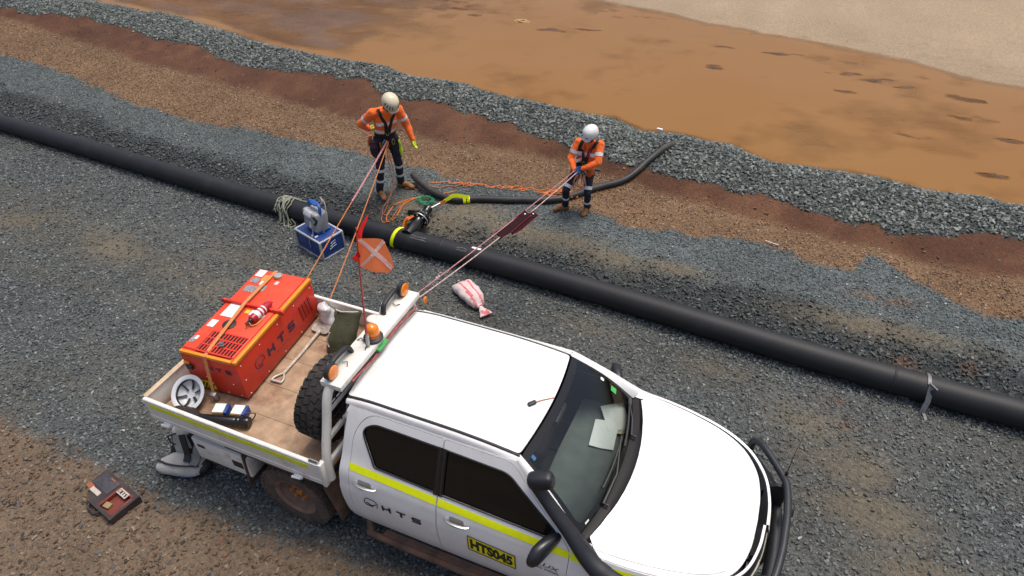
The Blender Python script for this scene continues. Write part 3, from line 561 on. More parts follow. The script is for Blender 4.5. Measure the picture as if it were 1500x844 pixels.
for sg in (-1, 1):
    for (dn, do, wn, hu) in (('rear', DR, WR, .90), ('front', DF, WF_, 1.76)):
        V, F = drape(do, sfn(.0, sg), .05, [wn], .022); F = flip(F) if sg == 1 else F
        d = mesh('door', V, F, WHITE, T, True, angle=35)
        V, F = drape(grow(wn, .004), sfn(-.012, sg), .06); F = flip(F) if sg == 1 else F
        mesh('window', V, F, SIDEGL, d)
        b = B()                                                         # rubber seal round the glass
        lp = [side(u, z, .001, sg) for u, z in resample(wn, .05)]; b.tube(lp, .007, 6, closed=True); b.out('window_seal', BLACKPL, d)
        u0, u1 = (1.540, 1.5806) if dn == 'rear' else (1.5814, 1.622)
        V, F = drape([(u0, 1.235), (u1, 1.235), (u1, 1.628), (u0, 1.628)], sfn(.006, sg), .05); F = flip(F) if sg == 1 else F
        mesh('pillar_trim', V, F, BLACKGL, d)
        # handle: recess cup and chrome grip
        u0, u1 = (hu - .10, hu + .12); zc = 1.085 if dn == 'rear' else 1.07
        V, F = drape(roundpoly([(u0 + .04, zc - .034), (u1 - .05, zc - .034), (u1 - .05, zc + .034), (u0 + .04, zc + .034)], .02), sfn(.0015, sg), .02); F = flip(F) if sg == 1 else F
        mesh('handle_cup', V, F, mat('handle_cup', (.30, .28, .25), .5), d)
        pts = [side(u0 + (u1 - u0) * t, zc + .004 * math.sin(PI * t), .008 + .03 * math.sin(PI * t) ** .6, sg) for t in np.linspace(0, 1, 14)]
        b = B(); b.tube(pts, [.006 + .012 * math.sin(PI * t) ** .5 for t in np.linspace(0, 1, 14)], 8, flat=.7); b.out('handle', CHROME, d)
        # reflective stripe on the door
        us = (.752, 1.572) if dn == 'rear' else (1.59, 2.695)
        zs = lambda u: .025 - .030 * (u - .75)
        V, F = drape([(us[0], YEL0 + zs(us[0])), (us[1], YEL0 + zs(us[1])), (us[1], YEL1 + zs(us[1])), (us[0], YEL1 + zs(us[0]))], sfn(.003, sg), .03); F = flip(F) if sg == 1 else F
        mesh('reflective_stripe', V, F, LIME, d)
        if sg == -1:
            if dn == 'rear':
                hts('lettering', lambda a, b_: side(1.055 + a, .845 + b_ + .02 * a, .0035), .38, .072, INK, d)
                b = B(); q = [(.0, .02), (.02, .0), (.085, .0), (.12, .0), (.13, .06), (.10, .095), (.03, .10), (.0, .06)]
                pts = [side(.885 + a, .845 + bb, .004) for a, bb in q]; b.tube(pts[:3], .0032, 5); b.tube(pts[3:] + [pts[0]], .0032, 5)
                b.tube([side(.905, .88, .004), side(.955, .855, .004), side(1.0, .89, .004)], .004, 5); b.out('logo', INK, d)
            else:
                pl = [(1.865, .775), (2.275, .742), (2.275, .937), (1.865, .970)]
                V, F = drape(pl, sfn(.003, sg), .05); pm = mesh('fleet_number_plate', V, F, YELLOW, d)
                b = B(); b.tube([side(u, z, .004) for u, z in resample(pl, .06)], .0045, 5, closed=True); b.out('plate_border', INK, pm)
                text_on('lettering', 'HTS045', lambda a, b_: side(1.885 + a, .800 + b_ - .08 * a, .005), .37, .143, INK, pm, .055)
                text_on('lettering', 'HILUX', lambda a, b_: side(2.37 + a, .955 + b_ - .06 * a, .0035), .27, .042, mat('badge_grey', (.10, .06, .06), .4), d, .01, .25)
                text_on('lettering', 'TURBO DIESEL', lambda a, b_: side(2.37 + a, .912 + b_ - .06 * a, .0035), .27, .024, INK, d, .012, .2)
    V, F = drape([(2.708, YEL0 - .034), (3.25, YEL0 - .065), (3.25, YEL1 - .065), (2.708, YEL1 - .034)], sfn(.003, sg), .03); F = flip(F) if sg == 1 else F
    mesh('fender_stripe', V, F, LIME, T)
# roof
def roofz(x, y): return 1.805 - .040 * (abs(y) / .57) ** 2.4 - .045 * max(0, (x - 1.55) / .65) ** 2 - .03 * max(0, (.95 - x) / .31) ** 2
def headx(y): return 2.235 - .055 * (y / .56) ** 2
rp = [(.655, -.555), (.645, -.4), (.64, 0), (.645, .4), (.655, .555)] + [(headx(y), y) for y in np.linspace(.555, -.555, 11)]
V, F = drape(roundpoly(rp, .03, 3), lambda x, y: (x, y, roofz(x, y)), .06, (), .02); mesh('roof', V, flip(F) if False else F, WHITE, T, angle=50)
for sg in (-1, 1):
    V = []; F = []; xs = np.linspace(.665, 2.19, 24)      # roof rail between drip channel and side; then dark channel
    for i, x in enumerate(xs):
        z0 = roofz(x, .58) - .004; ys = [.576, .584, .594, .605, PROF(1.705) + .0005]; zs_ = [z0 - .004, z0 + .002, z0 - .002, z0 - .012, 1.7045]
        for a, b_ in zip(ys, zs_): V.append((x, sg * a, b_))
    for i in range(len(xs) - 1):
        for k in range(4): f = (i * 5 + k, i * 5 + k + 1, (i + 1) * 5 + k + 1, (i + 1) * 5 + k); F.append(f if sg == -1 else f[::-1])
    mesh('roof_rail', V, F, WHITE, T)
    b = B(); b.tube([(x, sg * .5655, roofz(x, .565) - .007) for x in xs], .0105, 6); b.out('drip_channel', BLACKPL, T)
# windscreen and A pillars
def ws(s, t, off=0.0):
    top = np.array([headx(.566 * s) + .006, .566 * s, roofz(headx(.566 * s), .566 * s) - .004]); bot = np.array([2.725 + .125 * (1 - s * s), .745 * s, 1.222 + .012 * (1 - s * s)])
    q = top * (1 - t) + bot * t; n = np.array([.62, .12 * s, .76]); return Vector(q + n / np.linalg.norm(n) * (.035 * math.sin(PI * t) + off))
wso = roundpoly([(-.985, .015), (.985, .015), (.985, .985), (-.985, .985)], .06, 4)
V, F = drape(wso, lambda s, t: ws(s, t), .1); F = flip(F); wsc = mesh('windscreen', V, F, GLASS, T, angle=180)
b = B()
for (o1, o2) in (((-.985, .015), (.985, .12)),):       # shaded band at the header and black frit border
    V, F = drape([(-.975, .02), (.975, .02), (.975, .10), (-.975, .10)], lambda s, t: ws(s, t, .0015), .1); mesh('shade_band', V, flip(F), BLACKGL, wsc)
V, F = drape(wso, lambda s, t: ws(s, t, .002), .06, [roundpoly([(-.945, .05), (.945, .05), (.925, .93), (-.925, .93)], .08, 4)]); mesh('glass_border', V, flip(F), BLACKGL, wsc)
for sg in (-1, 1):
    V = []; F = []; ts = np.linspace(0, 1, 14)
    for t in ts:
        a = np.array(ws(sg * .985, t)); uz = np.array([2.18 * (1 - t) + 2.80 * t, 1.705 * (1 - t) + 1.225 * t]); s_ = np.array(side(uz[0], uz[1], 0, sg))
        mid = (a + s_) / 2 + np.array([.012, sg * .012, .018]); V += [a + np.array([0, 0, .004]), a * .7 + s_ * .3 + (mid - (a + s_) / 2) * .9, mid * .98 + s_ * .02, a * .2 + s_ * .8 + (mid - (a + s_) / 2) * .7, s_]
    for i in range(13):
        for k in range(4): f = (i * 5 + k, i * 5 + k + 1, (i + 1) * 5 + k + 1, (i + 1) * 5 + k); F.append(f[::-1] if sg == -1 else f)
    mesh('a_pillar', V, F, WHITE, T)
for sg in (-1, 1):
    V = [(2.715, sg * .752, 1.233), (2.80, sg * .755, 1.222), (2.90, sg * .765, 1.216), (2.96, sg * .775, 1.215), (2.98, sg * .825, 1.19), (2.88, sg * .838, 1.203), (2.80, sg * .842, 1.2235), (2.74, sg * .815, 1.27)]
    V = V + [(x, y, z - .03) for x, y, z in V]; F = [tuple(range(8))] + [(i, (i + 1) % 8, (i + 1) % 8 + 8, i + 8) for i in range(8)]
    mesh('fender_corner', V, flip(F) if sg == -1 else F, WHITE, T)
# stickers on the glass
def wsp(name, s0, t0, ds, dt, m, rnd=.0):
    V, F = drape(roundpoly([(s0, t0), (s0 + ds, t0), (s0 + ds, t0 + dt), (s0, t0 + dt)], rnd, 4) if rnd else [(s0, t0), (s0 + ds, t0), (s0 + ds, t0 + dt), (s0, t0 + dt)], lambda s, t: ws(s, t, .0035), .05); mesh(name, V, flip(F), m, wsc)
wsp('green_sticker', .80, .60, .09, .085, mat('sticker_green', (.06, .42, .10), .5)); wsp('round_sticker', .86, .43, .055, .055, PAPER, .026)
wsp('blue_sticker', -.90, .10, .05, .05, mat('sticker_blue', (.03, .12, .3), .5)); wsp('white_tag', -.86, .955, .06, .018, PAPER)
# hood
def cowlx(y): return 2.815 + .135 * (1 - (y / .70) ** 2)
hb = [(plan(u)[0], plan(u)[1] + (PROF(float(zf(plan(u)[0]))) - .83) * .8) for u in np.linspace(2.86, UEND - .001, 40)]
HBND = np.array([(x, y) for x, y in hb] + [(x, -y) for x, y in hb[::-1]])
def hoodz(x, y, rise=.048):
    d = np.min(np.linalg.norm(HBND - np.array([x, y]), axis=1)); e = 1 - math.exp(-d / .10)
    cr = .012 * math.exp(-((abs(y) - (.50 - .10 * max(0, x - 3))) / .05) ** 2) * min(1, d / .1)
    return float(zf(x)) + rise * e + cr
hout = [(cowlx(y), y) for y in np.linspace(-.72, .72, 13)] + [(2.87, .80)] + [(x - .004, y - .004) for x, y in hb[1:]] + [(x - .004, -y + .004) for x, y in hb[::-1][:-1]] + [(2.87, -.80)]
V, F = drape(hout, lambda x, y: (x, y, hoodz(x, y)), .045); hood = mesh('hood', V, F, WHITE, T, angle=180)
for sg in (-1, 1):
    b = B(); pts = []
    for t in np.linspace(0, 1, 26):
        x = 2.86 + .92 * t; yb = np.interp(x, HBND[:40, 0], HBND[:40, 1]) - .045 - .02 * t; pts.append((x, sg * yb, hoodz(x, yb) - .0005))
    b.tube(pts, .0022, 5); b.out('shut_line', mat('shut_line', (.30, .30, .30), .8), hood)
# cowl, wipers, dash, papers
V = []; F = []; ys = np.linspace(-.77, .77, 25)
for y in ys:
    s = y / .70; g = ws(max(-1, min(1, y / .745)), 1.0); x1 = cowlx(y); V += [(g.x - .03, y, g.z - .012), (g.x + .03, y, 1.219), ((g.x + x1) / 2 + .02, y, 1.212), (x1 + .02, y, hoodz(x1 + .02, y) - .012), (x1 + .02, y, 1.15)]
for i in range(24):
    for k in range(4): F.append((i * 5 + k, i * 5 + k + 1, (i + 1) * 5 + k + 1, (i + 1) * 5 + k))
cw = mesh('cowl', V, flip(F), mat('cowl_black', (.007, .007, .009), .5, spec=.25), T)
for (y0, s1, t1) in ((.30, .82, .90), (-.42, .18, .86)):
    b = B(); g = ws(y0 / .745, .985, .02); e = ws(s1, t1, .022); m_ = ws((y0 / .745 + s1) / 2, .95, .03)
    b.tube([g + Vector((.04, 0, -.01)), g, m_, e], [.012, .011, .008, .006], 6); b.out('wiper_arm', BLACKPL, T)
    b = B(); b.tube([ws(s1 - .62 + .72 * k / 8, t1 + .035 - .03 * (k / 8), .012) for k in range(9)], .009, 6); b.out('wiper_blade', BLACKPL, T)
DASH = mat('dash_grey', (.115, .128, .120), .8, var=.15, vscale=8)
V, F = drape(roundpoly([(2.28, -.68), (2.80, -.66), (2.84, 0), (2.80, .66), (2.28, .68)], .03), lambda x, y: (x, y, 1.125 + .02 * math.cos(y * 6) - .25 * max(0, 2.36 - x) ** 1.0), .06, (), .25); mesh('dashboard', V, F, DASH, T)
pap = []
for (nm, c, sx, sy, rz, m_) in (('paper_sheet', (2.60, .30, 1.160), .21, .30, .12, PAPER), ('paper_sheet', (2.64, .52, 1.166), .21, .29, .55, PAPER), ('paper_sheet', (2.70, .44, 1.155), .12, .16, .3, mat('paper_tan', (.6, .52, .38), .7))):
    q = [(-.5, -.5), (.5, -.5), (.5, .5), (-.5, .5)]; R_ = Matrix.Rotation(rz, 3, 'Z')
    V, F = drape(q, lambda a, b_: Vector(c) + R_ @ Vector((a * sx, b_ * sy, .006 * math.sin(5 * a + 3 * b_))), .2); o = mesh('paper_sheet', V, F, m_, None, True, loc=c)
    pap.append(o)
tag(pap[0], 'flat white paper sheet on the dashboard, partly under another', 'paper'); tag(pap[1], 'white paper sheet lying askew over another on the dashboard', 'paper'); tag(pap[2], 'small tan paper showing behind the white sheets on the dashboard', 'paper')
b = B(); b.box((1.45, 0, .55), (1.5, 1.5, .1)); b.box((1.62, -.36, .95), (.14, .5, .75), Matrix.Rotation(-.2, 4, 'Y'), .05); b.box((1.62, .36, .95), (.14, .5, .75), Matrix.Rotation(-.2, 4, 'Y'), .05)
b.box((1.85, -.36, .78), (.5, .5, .16), None, .05); b.box((1.85, .36, .78), (.5, .5, .16), None, .05); b.box((.86, 0, .95), (.14, 1.3, .7), Matrix.Rotation(-.15, 4, 'Y'), .05)
b.out('seats', mat('seat_fabric', (.03, .03, .032), .9), T)
b = B(); c = Vector((2.16, -.36, 1.06)); M_ = Matrix.Translation(c) @ Matrix.Rotation(-.9, 4, 'Y')
b.tube([M_ @ Vector((.18 * math.cos(a), .18 * math.sin(a), 0)) for a in np.linspace(0, 2 * PI, 25)[:-1]], .014, 6, closed=True); b.tube([M_ @ Vector((-.17, 0, 0)), M_ @ Vector((.17, 0, 0))], .02, 6); b.out('steering_wheel', BLACKPL, T)
b = B(); b.box((2.30, .0, 1.62), (.03, .22, .06), None, .01); b.out('rear_view_mirror', BLACKPL, T)
# cab rear wall with window
V, F = drape([(-PROF(z) + .05, z) for z in np.linspace(.5, 1.70, 14)] + [(.45 * k, 1.745) for k in (-1, 1)] + [(PROF(z) - .05, z) for z in np.linspace(1.70, .5, 14)], lambda y, z: (.646, y, z), .1); mesh('cab_back', V, flip(F), WHITE, T)
V, F = drape(roundpoly([(-.52, 1.27), (.52, 1.27), (.46, 1.64), (-.46, 1.64)], .06), lambda y, z: (.640, y, z), .1); mesh('rear_window', V, flip(F), SIDEGL, T)
# underbody
b = B(); b.box((1.5, .42, .56), (5.0, .1, .16)); b.box((1.5, -.42, .56), (5.0, .1, .16)); b.box((1.62, 0, .50), (1.9, 1.56, .06)); b.box((3.3, 0, .72), (.9, 1.0, .45)); b.box((-.1, 0, .84), (2.7, 1.2, .08)); b.tube([(0, -.75, .39), (0, .75, .39)], .055, 8); b.tube([(3.085, -.75, .39), (3.085, .75, .39)], .05, 8); b.out('chassis', mat('chassis_black', (.02, .017, .015), .8, var=.3), T)
for sg in (-1, 1):
    V, F = drape([(2.64, .42)] + ARCH[1:-1] + [(3.54, .42)], sfn(-.06, sg), .1); mesh('wheel_well', V, flip(F) if sg == 1 else F, DARK, T)
# nose: grille, headlights, bumper
for sg in (-1, 1):
    V, F = drape(roundpoly([(UEND - .60, .86), (UEND - .25, .84), (UEND - .25, .97), (UEND - .75, .995), (UEND - .80, .95)], .03), sfn(.012, sg), .05, (), .008); F = flip(F) if sg == 1 else F
    mesh('headlight', V, F, mat('lamp_glass', (.35, .37, .38), .1, coat=.5), T)
    V, F = drape([(UEND - .24, .62), (UEND - .0, .62), (UEND - .0, 1.005), (UEND - .24, .985)], sfn(.008, sg), .05, (), .01); F = flip(F) if sg == 1 else F
    mesh('grille', V, F, BLACKPL, T)
    V, F = drape([(UEND - .85, .40), (UEND, .40), (UEND, .60), (UEND - .85, .60)], sfn(.03, sg), .06, (), .06); F = flip(F) if sg == 1 else F
    mesh('bumper', V, F, BLACKPL, T)
    V, F = drape([(UEND - .42, .945), (UEND, .955), (UEND, .985), (UEND - .42, .975)], sfn(.010, sg), .05, (), .01); F = flip(F) if sg == 1 else F
    mesh('grille_trim', V, F, mat('cream_trim', (.42, .39, .30), .4), T)
for sg in (-1, 1):
    V, F = drape([(UEND - .72, 1.0), (UEND, 1.0), (UEND, 1.060), (UEND - .25, 1.064), (UEND - .72, 1.085)], sfn(.004, sg), .05, (), .01); F = flip(F) if sg == 1 else F
    mesh('bonnet_gap', V, F, DARK, T)
for sg in (-1, 1):
    V, F = drape([(UEND - .62, .60), (UEND, .60), (UEND, 1.0), (UEND - .62, 1.0)], sfn(.003, sg), .05, (), .008); F = flip(F) if sg == 1 else F
    mesh('nose_panel', V, F, BLACKPL, T)
# bull bar
BULL = mat('bull_bar_black', (.022, .024, .028), .38, var=.15, vscale=20, bump=.1, bscale=200)
bb = B()
top = spline([(3.80, -.86, .86), (3.81, -.86, .98), (3.88, -.80, 1.035), (4.03, -.60, 1.045), (4.115, -.45, 1.05), (4.15, -.2, 1.055), (4.155, 0, 1.055), (4.15, .2, 1.055), (4.115, .45, 1.05), (4.03, .60, 1.045), (3.88, .80, 1.035), (3.81, .86, .98), (3.80, .86, .86)], 6)
bb.tube(top, .031, 10); bbar = bb.out('bull_bar', BULL, T)
bb = B(); bb.tube(spline([(3.76, -.84, .66), (4.02, -.60, .70), (4.10, -.42, .72), (4.13, 0, .72), (4.10, .42, .72), (4.02, .60, .70), (3.76, .84, .66)], 6), .055, 10); bb.out('channel', BULL, bbar)
for sg in (-1, 1):
    bb = B(); V, F = drape(roundpoly([(3.90, .60), (4.13, .60), (4.135, 1.02), (4.06, 1.03), (3.97, .96)], .03), lambda x, z: (x, sg * .43, z), .1, (), .03); bb.add(V, F); V2, F2 = drape(roundpoly([(3.90, .60), (4.13, .60), (4.135, 1.02), (4.06, 1.03), (3.97, .96)], .03), lambda x, z: (x, sg * .43 + .03, z), .1); bb.add(V2, flip(F2)); bb.out('upright', BULL, bbar)
    bb = B(); 
    V = [(3.78, sg * .86, .70), (3.81, sg * .85, .90), (4.02, sg * .58, .93), (4.08, sg * .47, .92), (4.08, sg * .47, .70), (4.0, sg * .6, .66)]; V += [(x - .05, y, z) for x, y, z in V]
    bb.add(V, [(0, 1, 2, 3, 4, 5), (11, 10, 9, 8, 7, 6)] + [(i, (i + 1) % 6, (i + 1) % 6 + 6, i + 6) for i in range(6)]); bb.out('wing', BULL, bbar)
    bb = B(); bb.lathe([(.0, -.02), (.05, -.02), (.065, .0), (.065, .03), (.055, .045), (0, .05)], Matrix.Translation((4.17, sg * .33, .90)) @ Matrix.Rotation(PI / 2, 4, 'Y'), 16); bb.out('driving_lamp', BLACKPL, bbar)
bb = B(); bb.tube([(4.10, .53, 1.06), (4.10, .53, 1.12)], .012, 8); bb.tube([(4.10, .53, 1.12), (4.10, .49, 1.42), (4.11, .455, 1.70)], [.004, .003, .002], 6); bb.out('whip_antenna', BLACKPL, T)
# mirrors
for sg in (-1, 1):
    V = []; F = []; secs = [(.79, .06, .035, 1.25, 2.575), (.83, .066, .042, 1.248, 2.565), (.87, .07, .058, 1.242, 2.545), (.93, .074, .078, 1.235, 2.52), (.99, .072, .084, 1.225, 2.495), (1.04, .06, .074, 1.215, 2.48), (1.07, .04, .05, 1.208, 2.468), (1.08, .012, .016, 1.20, 2.465)]; n = 18
    for (y, rx, rz, zc, xc) in secs:
        for k in range(n):
            a = 2 * PI * k / n; ca, sa_ = math.cos(a), math.sin(a); V.append((xc + rx * .75 * np.sign(ca) * abs(ca) ** .7, sg * y, zc + rz * np.sign(sa_) * abs(sa_) ** .75))
    for i in range(len(secs) - 1):
        for k in range(n): f = (i * n + k, i * n + (k + 1) % n, (i + 1) * n + (k + 1) % n, (i + 1) * n + k); F.append(f if sg == 1 else f[::-1])
    F += [tuple(range(n))[::-1], tuple((len(secs) - 1) * n + k for k in range(n))]
    b = B(); b.add(V, F); mo = b.out('side_mirror', mat('mirror_black', (.013, .015, .020), .32), T, angle=70)
    b = B(); b.tube(spline([(2.545, sg * .90, 1.175), (2.525, sg * .97, 1.150), (2.50, sg * 1.035, 1.150), (2.475, sg * 1.075, 1.18)], 5), .007, 6); b.out('mirror_trim', CHROME, mo)
# snorkel on the driver's side
SNK = mat('snorkel_black', (.011, .012, .016), .45, var=.2, vscale=14, bump=.1, bscale=150)
pts = spline([(3.26, -.875, 1.02), (3.12, -.885, 1.06), (2.97, -.875, 1.11), (2.83, -.845, 1.19), (2.68, -.795, 1.33), (2.54, -.755, 1.46), (2.42, -.72, 1.585), (2.36, -.71, 1.665)], 6)
rr = np.interp(np.linspace(0, 1, len(pts)), [0, .15, .3, .45, .6, .8, 1], [.05, .088, .096, .078, .062, .053, .05])
b = B(); b.tube(pts, list(rr), 14, flat=.75); sn = b.out('snorkel', SNK, T, angle=80)
b = B(); b.box((2.41, -.70, 1.705), (.20, .12, .13), Matrix.Rotation(.25, 4, 'Z') @ Matrix.Rotation(-.25, 4, 'Y'), .045, seg=4); b.out('snorkel_head', SNK, sn, angle=80)
# roof puck with cable
b = B(); b.box((2.10, -.11, roofz(2.1, -.11) + .012), (.075, .035, .024), .9, .01); pk = b.out('roof_puck', BLACKPL, T)
b = B(); b.tube([(2.11, -.10, roofz(2.11, -.1) + .014), (2.16, -.04, roofz(2.16, -.04) + .006), (2.235, .03, roofz(2.23, .03) + .003)], .004, 5); b.out('cable', ROPEOR, pk)
# side step
b = B()
for sg in (-1, 1):
    b = B(); b.tube(spline([(.78, sg * .80, .46), (.86, sg * .91, .41), (1.0, sg * .94, .40), (2.4, sg * .94, .40), (2.52, sg * .91, .41), (2.60, sg * .80, .46)], 6), .032, 10); b.tube([(1.0, sg * .87, .415), (2.42, sg * .87, .415)], .02, 8); b.box((1.7, sg * .905, .418), (1.42, .075, .012)); b.out('side_step', MUDDY, T)
# wheels
def wheel_geo():
    ty = B(); R_ = .385; prof = [(.225, -.115), (.27, -.128), (.33, -.132), (.362, -.118), (.372, -.10), (.374, -.05), (.374, .05), (.372, .10), (.362, .118), (.33, .132), (.27, .128), (.225, .115)]
    ty.lathe(prof, None, 40, cap=False)
    for k in range(30):
        for (yy, wd, sk) in ((-.095, .055, .0), (-.033, .05, .5), (.033, .05, 0), (.095, .055, .5)):
            a = 2 * PI * (k + sk) / 30; ty.box((.371 * math.cos(a), .374 * math.sin(a), yy), (.020, .056, wd), Matrix.Rotation(a, 4, 'Z') @ Matrix.Rotation(.25 if yy > 0 else -.25, 4, 'X'))
    for k in range(30):
        a = 2 * PI * k / 30
        for yy in (-.122, .122): ty.box((.357 * math.cos(a), .357 * math.sin(a), yy), (.04, .032, .018), Matrix.Rotation(a, 4, 'Z'))
    ri = B(); ri.lathe([(.0, .03), (.06, .032), (.065, .045), (.09, .045), (.11, .03), (.165, .02), (.185, .035), (.20, .09), (.222, .108), (.232, .118), (.228, .122), (.214, .112), (.195, .10)], None, 32, cap=False); ri.lathe([(.232, .118), (.222, .10), (.205, .0), (.222, -.10), (.232, -.118)], None, 32, cap=False)
    lu = B()
    for k in range(6): a = 2 * PI * k / 6; lu.lathe([(0, .075), (.012, .074), (.016, .06), (.016, .03)], Matrix.Translation((.085 * math.cos(a), .085 * math.sin(a), .0)), 8)
    lu.lathe([(0, .065), (.035, .06), (.04, .03)], None, 12)
    return ty, ri, lu
tyB, riB, luB = wheel_geo()
def wheel(parent, M_, tyre_m, rim_m):
    root = mesh('wheel', [M_ @ Vector(v) for v in riB.V], riB.F, rim_m, parent)
    mesh('tyre', [M_ @ Vector(v) for v in tyB.V], tyB.F, tyre_m, root, angle=35); mesh('lug_nuts', [M_ @ Vector(v) for v in luB.V], luB.F, LUG, root)
    return root
for x in (0, 3.085):
    for sg in (-1, 1): wheel(T, Matrix.Translation((x, sg * .775, .388)) @ Matrix.Rotation(sg * -PI / 2, 4, 'X') @ Matrix.Rotation(random.random() * 6, 4, 'Z'), RUBBERDUST, RIM)
# mud flaps
for sg in (-1, 1):
    for (x, m_) in ((-.50, MUDDY), (.50, MUDDY)):
        b = B(); b.box((x, sg * .77, .60 if x > 0 else .57), (.018, .30, .50 if x < 0 else .46), Matrix.Rotation(.12 if x < 0 else -.22, 4, 'Y'), .004); b.out('mud_flap', m_, T)
# ---- tray
FL = .95
b = B()
for k in range(5):
    y0 = -.89 + k * .356; 
    o = B(); o.box((-.50, y0 + .178, FL - .012), (1.94, .353, .024), None, .002); o.out('floor_sheet', PLY, T)
b = B(); b.box((-.5, 0, FL - .07), (1.9, 1.5, .06)); b.box((-.5, -.905, FL - .045), (1.98, .03, .05)); b.box((-.5, .905, FL - .045), (1.98, .03, .05)); b.out('tray_frame', MUDDY, T)
def dropside(sg):
    V = []; b = B(); x0, x1 = -1.50, .475
    prof = [(.902, .905), (.935, .905), (.938, .96), (.932, .965), (.932, 1.06), (.938, 1.065), (.938, 1.175), (.930, 1.182), (.905, 1.182), (.899, 1.175), (.899, .91)]
    for x in (x0, x1): V += [(x, sg * y, z) for y, z in prof]
    n = len(prof); F = [(i, (i + 1) % n, (i + 1) % n + n, i + n) for i in range(n)] + [tuple(range(n))[::-1], tuple(range(n, 2 * n))]
    if sg == -1: F = flip(F)
    b.add(V, flip(F)); ds = b.out('drop_side', TRAYW, T, angle=30)
    b = B(); b.box((-.53, sg * .9402, 1.115), (1.80, .003, .055)); b.out('reflective_stripe', LIMEDIRTY, ds)
    for x in (-1.30, .22):
        b = B(); b.box((x, sg * .945, .905), (.09, .022, .03), None, .006); b.tube([(x + .03, sg * .955, .90), (x - .05, sg * .97, .915)], .012, 6); b.out('latch', PAPER, ds)
    b = B(); b.box((.44, sg * .918, 1.19), (.11, .02, .012)); b.tube([(.39, sg * .918, 1.192), (.40, sg * .918, 1.21), (.48, sg * .918, 1.21)], .008, 6); b.out('corner_latch', STEEL, ds)
    b = B(); b.box((.497, sg * .905, 1.04), (.04, .07, .30), None, .006); b.out('corner_post', TRAYW, T)
dropside(-1); dropside(1)
b = B(); b.box((-1.515, 0, 1.035), (.028, 1.79, .25), None, .004); tb = b.out('tail_board', TRAYW, T)
b = B(); b.box((-1.515, 0, 1.166), (.055, 1.79, .012), None, .003); b.out('timber_cap', WOOD, tb)
for (y, m_) in ((-.70, REDPL), (.70, REDPL)):
    b = B(); b.box((-1.50, y, .86), (.04, .22, .09), None, .01); b.out('tail_lamp', m_, T)
# under-tray tool box, driver's side
b = B(); b.box((-.80, -.80, .60), (.66, .20, .30), None, .012); bx = b.out('under_tray_box', TRAYW, T)
for x in (-1.03, -.60):
    b = B(); b.box((x, -.903, .665 if x < -.9 else .60), (.09 if x < -.9 else .12, .008, .035 if x < -.9 else .085), None, .006); b.out('box_latch', BLACKPL, bx)
b = B(); b.box((-.2, -.74, .80), (1.0, .3, .02), Matrix.Rotation(0, 4, 'Y')); b.tube([(.42 * math.cos(a), -.78, .40 + .45 * math.sin(a)) for a in np.linspace(.5, PI - .5, 12)], .02, 6); b.out('rear_guard', MUDDY, T)
# ---- headboard
HX = .575
hbd = B(); hbd.box((HX, 0, 1.885), (.20, 1.27, .055), None, .006); HB = hbd.out('headboard_beam', TRAYW, T)
for sg in (-1, 1):
    b = B(); b.tube(spline([(HX - .03, sg * .60, 1.86), (HX - .045, sg * .66, 1.76), (HX - .055, sg * .74, 1.50), (HX - .06, sg * .84, 1.20), (HX - .06, sg * .86, .93)], 5), .040, 10); b.out('upright', TRAYW, HB)
for z, hw in ((1.62, .70), (1.36, .78), (1.12, .84)):
    b = B(); b.box((HX - .055, 0, z), (.035, 2 * hw, .045), None, .004); b.out('crossbar', TRAYW, HB)
for k in range(17):
    y = -.56 + k * .07; b = B(); b.box((HX - .055, y, 1.40), (.010, .010, .92)); b.out('mesh_bar', BLACKPL, HB)
for k in range(6):
    z = 1.44 + k * .07; b = B(); b.box((HX - .048, 0, z), (.008, 1.30, .008)); b.out('mesh_wire', BLACKPL, HB)
# brackets, grab bars and amber lamps on the beam
for sg in (-1, 1):
    b = B(); V = [(HX - .085, sg * .56, 1.91), (HX - .085, sg * .22, 1.91), (HX - .085, sg * .30, 2.0), (HX - .085, sg * .52, 2.0)]; V += [(x + .006, y, z) for x, y, z in V]
    b.add(V, [(0, 1, 2, 3), (7, 6, 5, 4), (0, 4, 5, 1), (1, 5, 6, 2), (2, 6, 7, 3), (3, 7, 4, 0)]); br = b.out('lamp_bracket', TRAYW, HB)
    b = B(); b.tube(spline([(HX - .06, sg * .53, 1.97), (HX - .06, sg * .47, 2.01), (HX - .06, sg * .33, 2.0), (HX - .055, sg * .275, 1.975), (HX - .05, sg * .255, 1.915)], 5), .026, 8, flat=.8); b.out('grab_bar', BLACKPL, br)
    M_ = Matrix.Translation((HX - .03, sg * .56, 1.975)) @ Matrix.Rotation(PI / 2, 4, 'Y')
    b = B(); b.lathe([(0, -.03), (.055, -.03), (.07, -.02), (.072, .02), (.066, .026)], M_, 20); lm = b.out('lamp_housing', BLACKPL, br)
    b = B(); b.lathe([(.066, .024), (.06, .034), (.035, .04), (0, .042)], M_, 20); b.out('amber_lens', AMBER, lm)
    b = B(); b.tube([(HX - .04, sg * .40, 1.925), (HX, sg * .38, 1.93), (HX + .02, sg * .42, 1.918)], .004, 5); b.out('wire', BLACKPL, br)
M_ = Matrix.Translation((HX + .035, -.045, 1.912))
b = B(); b.lathe([(.085, 0), (.085, .022), (.07, .034), (0, .034)], M_, 24); bc = b.out('beacon_base', BLACKPL, HB)
b = B(); b.lathe([(.062, .034), (.062, .09), (.056, .125), (.036, .148), (0, .156)], M_, 24); b.out('beacon_dome', AMBER, bc)
b = B(); b.lathe([(.0635, .05), (.065, .055), (.065, .062), (.0635, .067)], M_, 24); b.out('beacon_ring', mat('amber_dark', (.45, .10, .01), .3), bc)
